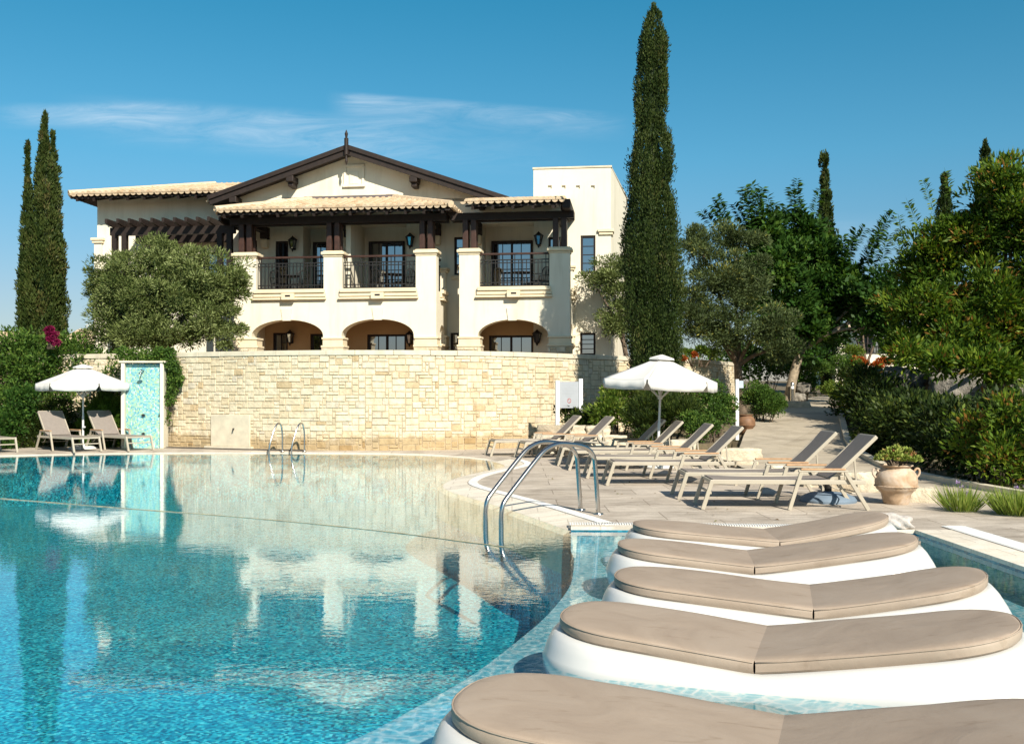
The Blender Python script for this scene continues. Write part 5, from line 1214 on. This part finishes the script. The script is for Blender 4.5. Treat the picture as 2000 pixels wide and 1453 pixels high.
SP = [(1480, 520, 1455, 366, 40), (1500, 520, 1478, 375, 40), (1440, 500, 1400, 385, 40), (1560, 520, 1556, 352, 41), (1590, 470, 1560, 400, 41), (1585, 450, 1600, 372, 41), (1530, 540, 1510, 400, 40), (1600, 600, 1690, 445, 39), (1630, 620, 1742, 415, 39), (1650, 560, 1645, 462, 39), (1470, 480, 1435, 400, 40), (1420, 480, 1372, 415, 40), (1540, 480, 1535, 402, 40.5), (1700, 560, 1712, 450, 38.5), (1690, 600, 1760, 520, 38), (1570, 480, 1578, 420, 41),
      (1460, 470, 1490, 368, 40),
      (1475, 540, 1450, 372, 40), (1490, 500, 1470, 362, 40.2), (1545, 520, 1525, 410, 40), (1590, 560, 1600, 440, 40.5), (1620, 600, 1665, 470, 39), (1640, 640, 1725, 430, 39), (1640, 560, 1672, 450, 39), (1700, 600, 1735, 460, 38), (1560, 460, 1545, 370, 41), (1510, 480, 1500, 385, 40.5), (1430, 480, 1395, 400, 40), (1500, 640, 1440, 560, 39), (1610, 640, 1560, 520, 38.6), (1650, 650, 1700, 560, 38)]
tree('broadleaf_tree', 'dark broad leaved tree with long leafy shoots standing between the olive and the yellowish tree', 'tree', D(1538, 38.4, None, 1.2), [px(1540, 540, 40, 85, 75), px(1480, 560, 40.5, 70, 80), px(1600, 600, 39.5, 90, 70), px(1560, 650, 39, 90, 50), px(1675, 590, 38.5, 60, 50), px(1735, 590, 37, 48, 60), px(1640, 540, 39.5, 45, 40), px(1560, 470, 41, 45, 45), px(1700, 640, 37.5, 50, 30), px(1500, 480, 40.5, 45, 60), px(1600, 510, 40, 45, 50)], 'broad', (.23, .15), 14, .2, 'palebark', dens=.72, tint=.5, clump=.55, fork=.5, shoots=shoots(SP))
SP2 = [(1800, 470, 1772, 395, 30), (1830, 440, 1802, 352, 30), (1860, 410, 1846, 338, 30), (1780, 530, 1742, 468, 30), (1775, 560, 1755, 425, 30), (1960, 390, 1945, 322, 28), (1990, 400, 1985, 330, 28)]
DT = 28.5
tree('leafy_tree', 'yellow green leafy tree with orange tips overhanging the hedge at the right edge', 'tree', D(1990, DT, None, .9), [px(x, y, DT + dd, rx, ry) for x, y, dd, rx, ry in ((1900, 450, .5, 85, 90), (1830, 510, 1, 75, 85), (1975, 430, -.5, 80, 100), (1840, 620, 0, 85, 75), (1930, 580, -.5, 95, 90), (1790, 560, 1.5, 48, 75), (1880, 680, -.8, 95, 50), (1980, 650, -.8, 80, 85), (1790, 680, 0, 60, 40), (2060, 520, -1, 90, 150), (1960, 360, 0, 60, 45), (2050, 680, -1, 80, 70), (1770, 620, 1.2, 45, 50), (1835, 712, -4.5, 38, 20), (1905, 720, -4.8, 42, 24), (1965, 730, -5, 40, 30), (1770, 700, -2, 36, 22))], 'yellowgreen', (.20, .065), 15, .2, dens=1.25, tint=.46, tv=.26, clump=.46, fork=.3, shoots=shoots(SP2, .2, .1))
# background trees behind the path end
tree('garden_tree', 'dark leafy tree in front of the white house above the path', 'tree', D(1692, 46, None, 1.9), [px(1650, 605, 46, 55, 30), px(1730, 612, 46, 55, 26), px(1690, 590, 47, 80, 35)], 'broad', (.2, .12), 16, .12, dens=.4, clump=.6, fork=.3)

def shrub(name, label, cat, blobs, mat, leaf, seed, dens=1.0, tint=.5, tv=.2, up=.3, clump=.22, group=None, zb=0.05, extra=None):
    """a bush that is leafy to the ground, with a few stems inside"""
    cx = sum(b_[0] for b_ in blobs) / len(blobs); cy = sum(b_[1] for b_ in blobs) / len(blobs); zmin = zb
    t_ = thing(name, label, cat, (cx, cy, zmin), 0, group); o = np.array((cx, cy, zmin)); L = Leaves(seed); L.hemi = .65; rg = np.random.default_rng(seed + 5)
    for bx in blobs:
        c = np.array(bx[:3]) - o; r = np.array(bx[3:6]); K = int(6.5 * ((r[0] * r[1] * r[2]) ** (2 / 3)) / clump ** 2) + 6
        for i in range(K):
            dv = rg.normal(size=3); dv /= np.linalg.norm(dv); q = .62 + .38 * rg.random() if i % 5 else .4 * rg.random()
            p = c + dv * q * r * .94
            if p[2] < -.05: p[2] = abs(p[2]) * .3
            L.clump(p, clump * rg.uniform(.7, 1.25), int(58 * dens), leaf[0], leaf[1], tint + rg.normal() * .16, tv, up, (1, 1, .9), dv * .5, .3)
    if extra: extra(L, o, rg)
    L.build('foliage', MAT[mat], t_)
    b = MB(); rgp = random.Random(seed)
    for bx in blobs:
        for k in range(4):
            q = Vector(bx[:3]) - Vector(o); b.tube([(q.x * .6 + rgp.uniform(-.1, .1), q.y * .6, -.05), (q.x + rgp.uniform(-.5, .5) * bx[3], q.y + rgp.uniform(-.5, .5) * bx[4], max(.1, q.z * .9))], [.025, .008], 5)
    b.build('stems', MAT['bark'], t_, smooth=True); return t_
# left side: tall leafy hedge, domed bush, bright juniper, bougainvillea
shrub('hedge', 'tall loose green hedge behind the left parasol', 'hedge', [px(30, 720, 30.4, 80, 75, 50), px(110, 720, 30.6, 80, 60, 50), px(190, 740, 30.8, 55, 55, 40), px(-40, 740, 30.2, 80, 90, 50), px(60, 800, 30, 80, 75, 40), px(190, 810, 30.6, 60, 60, 35), px(-30, 830, 29.8, 70, 60, 40), px(140, 690, 30.8, 60, 35, 40), px(225, 770, 30.0, 34, 85, 22), px(205, 800, 29.7, 40, 70, 22), px(60, 690, 30.9, 90, 40, 40)], 'hedge', (.12, .06), 21, .8, .5, .24, clump=.32)
shrub('domed_bush', 'dense dark domed bush behind the left sun lounger', 'bush', [px(108, 830, 29.4, 46, 56, 42), px(60, 850, 29.1, 34, 38, 30)], 'darkhedge', (.05, .028), 22, 1.5, .5, .2, clump=.17)
shrub('dark_leaf_bush', 'dark glossy leaved bush at the far left behind the cut off lounger', 'bush', [px(40, 810, 28.9, 34, 60, 30), px(5, 850, 28.4, 40, 45, 30)], 'broad', (.11, .055), 23, .7, .5, .2, clump=.22)
shrub('juniper_bush', 'bright green feathery juniper left of the mosaic shower wall', 'bush', [px(205, 815, 29.3, 34, 42, 28), px(178, 840, 29.2, 22, 40, 20), px(224, 835, 29.3, 20, 50, 18)], 'juniper', (.13, .022), 24, 1.6, .55, .18, .9, clump=.16)
bg_ = shrub('bougainvillea', 'magenta flowering bougainvillea on top of the left hedge', 'flowering shrub', [px(96, 646, 29.9, 7, 5), px(103, 654, 29.85, 8, 5), px(100, 664, 29.8, 6, 4), px(108, 669, 29.8, 6, 3)], 'magenta', (.06, .045), 25, .55, .5, .25, clump=.075, zb=3.0)
# vine over the end of the stone wall
v_ = thing('climbing_vine', 'trailing green vine hanging over the wall beside the mosaic shower wall', 'vine', (-10, 29.0, 2.7)); L = Leaves(31); rg = np.random.default_rng(31); o = np.array((-10, 29.0, 2.7))
for i in range(85):
    f = rg.random(); x = 232 + 108 * f; y = 692 + rg.uniform(-6, 14) + (0 if f < .75 else 0); dd = 29.0 + .1 * rg.normal(); L.clump(np.array(D(x, dd, y)) - o, .13, 40, .09, .045, .5 + .15 * rg.normal(), .2, -.3)
for i in range(130):
    f = rg.random() ** 1.3; x = 318 + rg.uniform(0, 26) + 10 * math.sin(6 * f); y = 705 + 125 * f; dd = 28.85 + .08 * rg.normal(); L.clump(np.array(D(x, dd, y)) - o, .09 * (1.15 - f * .7), int(34 * (1.1 - f)), .08, .04, .5 + .15 * rg.normal(), .2, -.9)
L.build('foliage', MAT['hedge'], v_)
b = MB(); rgp = random.Random(3)
for k in range(7): x = 320 + 4 * k; b.tube([Vector(D(x - 8, 29.0, 695)) - Vector(o), Vector(D(x, 28.92, 730)) - Vector(o), Vector(D(x + rgp.uniform(-6, 6), 28.92, 800 + 12 * k % 50)) - Vector(o)], [.014, .01, .005], 5)
b.build('stems', MAT['bark'], v_)
# planting bed in front of the wall on the right
bed = [(.55, 28.4), (.6, 26.4), (2.9, 25.9), (3.4, 24.1), (4.4, 23.6), (5.0, 24.2), (5.8, 26.5), (6.5, 28.8), (8.0, 33.2), (7.4, 35.2), (5.9, 33.6), (3.8, 31.7), (1.6, 29.6)]
bm_ = MB(); bm_.prism(bed, lambda a, c, t: (a, c, t), -.1, .42); struct('planting_bed', bm_, MAT['soil'])
ZB = .42
shrub('lemon_bush', 'yellow green bush with long leaves between the sign and the cypress', 'bush', [px(1195, 795, 27.2, 34, 34, 24), px(1205, 765, 27.4, 22, 20, 18), px(1175, 810, 27, 22, 24, 18), px(1225, 820, 27.2, 18, 24, 16)], 'lime', (.16, .05), 41, .5, .42, .3, clump=.2, zb=ZB)
shrub('dark_bush', 'small dark bush right behind the rules sign', 'bush', [px(1112, 808, 27.9, 24, 20, 18), px(1145, 815, 27.6, 22, 30, 18), px(1132, 830, 27.4, 34, 14, 18)], 'darkhedge', (.09, .045), 42, .8, .5, .22, clump=.17, zb=ZB)
shrub('rosemary_bush', 'large grey green rosemary bush at the foot of the tall cypress', 'bush', [px(1290, 805, 25.6, 52, 38, 30), px(1330, 815, 25.2, 40, 34, 28), px(1255, 820, 25.9, 34, 34, 24), px(1300, 775, 26.6, 60, 30, 26), px(1245, 785, 27.2, 26, 34, 20)], 'darkhedge', (.14, .018), 43, 1.6, .58, .2, .9, clump=.2, zb=.2)
shrub('olive_leaf_bush', 'tall brownish green bush right of the right parasol', 'bush', [px(1385, 790, 27, 40, 48, 30), px(1415, 800, 27, 22, 40, 20), px(1350, 790, 27.5, 34, 38, 26)], 'hedge', (.075, .042), 44, 1.0, .40, .26, clump=.2, zb=.3)
shrub('low_bush', 'low rounded green bush behind the dark backed lounger', 'bush', [px(1375, 835, 24.2, 32, 26, 22), px(1400, 815, 24.6, 24, 30, 20), px(1345, 828, 24.8, 24, 24, 20)], 'hedge', (.07, .035), 45, 1.1, .45, .22, clump=.16, zb=.2)
shrub('trailing_plant', 'small dark plant in the gap right of the stone ledge', 'plant', [px(1262, 856, 24.8, 26, 22, 18)], 'darkhedge', (.08, .035), 46, .8, .45, .2, clump=.14, zb=.06)
shrub('clipped_bush', 'neatly clipped rounded bush with a sunlit top at the bend of the path', 'bush', [px(1492, 785, 30.6, 36, 28, 30), px(1475, 775, 31, 26, 24, 24), px(1512, 795, 30.2, 18, 22, 20)], 'hedge', (.06, .036), 47, 2.2, .5, .2, clump=.2, zb=.5)
shrub('flower_bush', 'leafy plants with red flowers on top of the wall right of the cypress', 'plant', [px(1368, 688, 34.4, 15, 8, 12), px(1392, 692, 35, 12, 6, 12), px(1342, 692, 33.8, 9, 6, 8)], 'lime', (.12, .05), 48, .6, .4, .3, clump=.13, zb=2.6)
shrub('red_flowers', 'small red flowers on the wall top right of the cypress', 'flowers', [px(1357, 694, 33.2, 4, 4), px(1335, 700, 32.8, 3, 3)], 'orange', (.06, .05), 49, .5, .3, .2, clump=.07, zb=2.7)
# far end of the path
for l, x, y, d_, rx, ry, m, sd_ in (('sunlit clipped ball bush directly in front of the white house', 1664, 690, 45, 18, 14, 'lime', 51), ('wide clipped dome bush left below the ball bush', 1648, 712, 44, 34, 16, 'hedge', 52), ('shaded clipped dome bush lowest in the stack by the path', 1652, 735, 42, 28, 14, 'darkhedge', 53), ('light yellow bush at the far right end of the path', 1625, 765, 38, 20, 15, 'lime', 54), ('dark bush beside the bollard light', 1573, 752, 40, 22, 24, 'broad', 55), ('dark hedge on the bank behind the pale trunk', 1560, 720, 43, 62, 20, 'hedge', 56)):
    shrub('round_bush' if sd_ < 54 else 'path_bush', l, 'bush', [px(x, y, d_, rx, ry, max(rx, ry))], m, (.09, .05), sd_, 1.1, .5, .2, clump=.22, zb=1.2, group=None)
shrub('orange_flowers', 'orange flowers left in front of the white house', 'flowers', [px(1678, 710, 44, 14, 7, 10), px(1672, 705, 44.5, 8, 4, 8)], 'orange', (.09, .07), 57, 1.0, .5, .3, clump=.16, zb=2.2)
shrub('orange_flowers', 'orange flowers right of the dark forked stem before the white house', 'flowers', [px(1728, 708, 44, 16, 6, 10), px(1712, 714, 43.5, 9, 5, 8)], 'orange', (.09, .07), 58, 1.0, .45, .3, clump=.16, zb=2.2)
# long hedge on the right of the path
hb = []
for x, y, z, rx, ry, rz in ((9.0, 17.3, .75, .9, 1.2, .85), (9.2, 19.4, .78, 1.1, 1.3, .85), (9.2, 21.6, .82, 1.05, 1.3, .88), (9.6, 24, .95, 1.0, 1.4, .90), (10.2, 26.6, 1.15, 1.0, 1.4, .95), (10.8, 29.2, 1.4, .95, 1.4, 1.0), (11.6, 31.8, 1.55, .9, 1.4, 1.0)): hb += [(x, y, z, rx, ry, rz * (.88 + .2 * math.sin(y * 2.3))), (x - .3 + .25 * math.sin(y * 3.1), y + .7, z + .35 * math.cos(y * 1.7), rx * .6, ry * .5, rz * .75)]
shrub('path_hedge', 'long dark leafy hedge along the right side of the path', 'hedge', hb, 'darkhedge', (.15, .055), 61, 1.0, .45, .24, clump=.32, zb=.05)
shrub('lit_hedge_clump', 'lighter yellow green leaves added for the sunlit patch of the dark hedge at the right photo edge', 'shrub', [px(1905, 865, 17.6, 50, 62, 45), px(1975, 835, 17.0, 58, 85, 50), px(1960, 905, 16.4, 48, 45, 40), px(2030, 870, 16.2, 50, 80, 45)], 'yellowgreen', (.13, .045), 62, .8, .6, .24, clump=.27, zb=.05)  # lighter leaf colour paints sunlight onto this end of the hedge
for l, bl, sd_ in (('dark bank of shrubs behind the olive with yellow fruit', [px(1440, 715, 40, 60, 40, 40), px(1500, 700, 41, 60, 45, 40), px(1560, 690, 44, 60, 40, 40)], 91), ('dark shrubs between the white house and the rock wall', [px(1790, 690, 36, 60, 34, 40), px(1870, 690, 34, 60, 36, 40)], 92), ('dark shrubs behind the rock wall under the leafy tree', [px(1950, 690, 31, 70, 55, 50), px(2050, 690, 29, 70, 60, 50)], 93), ('dark tall shrubs left of the white house', [px(1600, 660, 50, 60, 55, 60), px(1540, 640, 52, 60, 60, 60)], 94)):
    shrub('bank_shrub', l, 'shrub', bl, 'broad', (.18, .09), sd_, .8, .38, .2, clump=.42, zb=1.0)
shrub('lit_hedge_top', 'lighter yellow green leaves added for the sunlit top of the far path hedge', 'shrub', [px(1692, 752, 31.5, 38, 34, 30), px(1735, 742, 32, 36, 24, 30), px(1665, 785, 31, 24, 34, 24)], 'yellowgreen', (.14, .06), 95, .9, .62, .24, clump=.28, zb=.6)  # sunlit hedge top put into a lighter leaf colour
# succulents in the urn
su = thing('succulent_plant', 'mound of yellow green succulent rosettes in the large urn', 'plant', (5.50, 14.25, DECKZ + .50)); L = Leaves(71); rg = np.random.default_rng(71)
for i in range(120):
    an = rg.uniform(0, 2 * math.pi); r = .30 * math.sqrt(rg.random()); c = np.array((r * math.cos(an) + .02, r * math.sin(an), .06 + .24 * (1 - (r / .34) ** 2) * rg.uniform(.75, 1.05)))
    n = 16; k = np.arange(n); a2 = k * 2.4; tl = .25 + .75 * k / n; ax = np.stack([np.cos(a2) * tl, np.sin(a2) * tl, 1.15 - tl], 1) + np.array((math.cos(an) * r * 1.6, math.sin(an) * r * 1.6, 0))
    L.add(np.tile(c, (n, 1)), ax, .062, .036, np.clip(.45 + .3 * rg.normal() * np.ones(n) + .1 * rg.normal(size=n), 0, 1) * np.where(rg.random() < .15, 1.6, 1))
L.build('rosettes', MAT['succulent'], su)
b = MB()
rgp = random.Random(4)
for k in range(14): an = rgp.uniform(0, 6.28); b.tube([(0, 0, -.05), (.18 * math.cos(an), .18 * math.sin(an), .14)], [.014, .01], 5)
b.build('stems', MAT['bark'], su)
# flowering grass clumps beside the deck
def grass(label, loc, r, n, seed, fl):
    t_ = thing('society_garlic', label, 'flowering grass', loc); L = Leaves(seed); rg = np.random.default_rng(seed)
    an = rg.uniform(0, 2 * math.pi, n); rr = r * np.sqrt(rg.random(n)); p = np.stack([rr * np.cos(an), rr * np.sin(an), np.zeros(n)], 1)
    ax = np.stack([np.cos(an) * rr / r * .7, np.sin(an) * rr / r * .7, np.ones(n)], 1) + rg.normal(size=(n, 3)) * .18; L.add(p, ax, .36, .012, rg.random(n) * .6 + .4); L.build('blades', MAT['grassblade'], t_)
    for i, (dx, dy, h) in enumerate(fl):
        b = MB(); b.tube([(dx * .5, dy * .5, 0), (dx, dy, h)], .0035, 5); s = b.build('flower_stem', MAT['grassblade'], t_)
        F2 = Leaves(seed * 10 + i); m = 26; d_ = rg.normal(size=(m, 3)); d_[:, 2] = np.abs(d_[:, 2]); F2.add(np.tile([dx, dy, h - .01], (m, 1)), d_, .045, .018, rg.random(m)); F2.build('flower', MAT['lilac'], s)
grass('small grass clump with lilac flowers at the deck edge right of the urn', (6.02, 13.35, DECKZ - .02), .17, 420, 81, [(.02, 0, .34), (.11, .03, .26), (-.12, .02, .10), (-.02, .05, .40)])
grass('larger grass clump with lilac flowers at the right photo edge', (6.60, 12.95, DECKZ - .02), .25, 900, 82, [(.02, .1, .36), (.16, 0, .2), (.1, .06, .38)])

# ================================================================== far houses
def house(name, label, x0, x1, ywall, yeave, yridge, d, depth=6, roofmat='tile'):
    a, c = D(x0, d), D(x1, d); zb = 0; ze = D(x0, d, yeave).z; zr = D(x0, d, yridge).z
    t_ = thing(name, label, 'house', ((a.x + c.x) / 2, d, 0)); hw = (c.x - a.x) / 2
    b = MB(); b.box(-hw, hw, 0, depth, 0, ze); b.build('wall', MAT['stucco'], t_)
    b = MB(); tiles(b, (-hw - .5, -.6, ze - .1), (hw + .5, -.6, ze - .1), (0, depth / 2, zr - ze), lambda s: math.hypot(depth / 2, zr - ze) * 1.1, .3, .5, 9); b.build('roof', MAT['tile'], t_, recalc=False)
    b = MB(); b.box(-hw - .45, hw + .45, -.55, -.4, ze - .4, ze - .16); 
    for k in range(7): x = -hw + 2 * hw * k / 6; b.bar((x, -.5, ze - .3), (x, .0, ze - .25), .1, .14)
    b.build('eave_beam', MAT['wood'], t_); return t_
h1 = house('garden_house', 'pale house with a tan tiled roof between the left cypresses and the olive', 132, 215, 690, 668, 640, 62)
b = MB()
for k in range(9): x = -1.4 + 2.8 * k / 8; b.box(x - .03, x + .03, 3.0, 3.06, D(0, 62, 642).z, D(0, 62, 628).z)
b.box(-1.45, 1.45, 3.0, 3.06, D(0, 62, 629).z, D(0, 62, 627).z); b.build('roof_railing', MAT['white'], h1)
house('far_house', 'orange roofed house just showing over the left hedge', -60, 36, 690, 668, 645, 75)
hw_ = thing('white_house', 'white house with a dark glazed door glimpsed through the trees above the path', 'house', (D(1705, 58).x, 58, 0))
za, zb_ = D(0, 58, 640).z, D(0, 58, 708).z
b = MB(); wall_holes(b, -2.2, 2.8, 0, za, [(-.95, 1.2, D(0, 58, 691).z, D(0, 58, 650).z, .4)], 0); b.box(-2.2, 2.8, .5, 4, 0, za); b.build('wall', MAT['stucco'], hw_)
win('balcony_door', -.95, 1.2, D(0, 58, 691).z, D(0, 58, 650).z, .3, 3, par=hw_)
b = MB(); z1_, z2_ = D(0, 58, 691).z, D(0, 58, 676).z
b.bar((-1.1, -.05, z2_), (1.4, -.05, z2_), .04, .05); b.bar((-1.1, -.05, z1_ + .05), (1.4, -.05, z1_ + .05), .04, .04)
for k in range(17): x = -1.1 + 2.5 * k / 16; b.bar((x, -.05, z1_), (x, -.05, z2_), .025, .025)
b.build('railing', MAT['iron'], hw_)
b = MB(); b.box(1.55, 2.1, -.3, -.002, 0, za); b.build('pillar', MAT['stucco'], hw_)
b = MB(); b.box(-2.4, 3, -.4, 4.4, za, za + .15); b.build('roof', MAT['tile'], hw_)

L = Leaves(97); rg = np.random.default_rng(97); P = []
while len(P) < 150:
    x, y = rg.uniform(-.5, 9), rg.uniform(12, 27)
    if 1.6 < x < 4.4 or (y > 13.8 and x > .6 and x < 4.6): P.append((x, y, DECKZ + .012))
P = np.array(P); n = len(P); a_ = rg.uniform(0, 6.28, n)
L.add(P, np.stack([np.cos(a_), np.sin(a_), rg.uniform(-.05, .15, n)], 1), .055, .024, rg.random(n), np.tile([0, 0, 1.0], (n, 1)))
L.build('fallen_leaves', M_leaf('dry_leaf', [(0, (.10, .06, .02)), (.6, (.20, .13, .04)), (1, (.12, .14, .04))], .1), None)['kind'] = 'stuff'
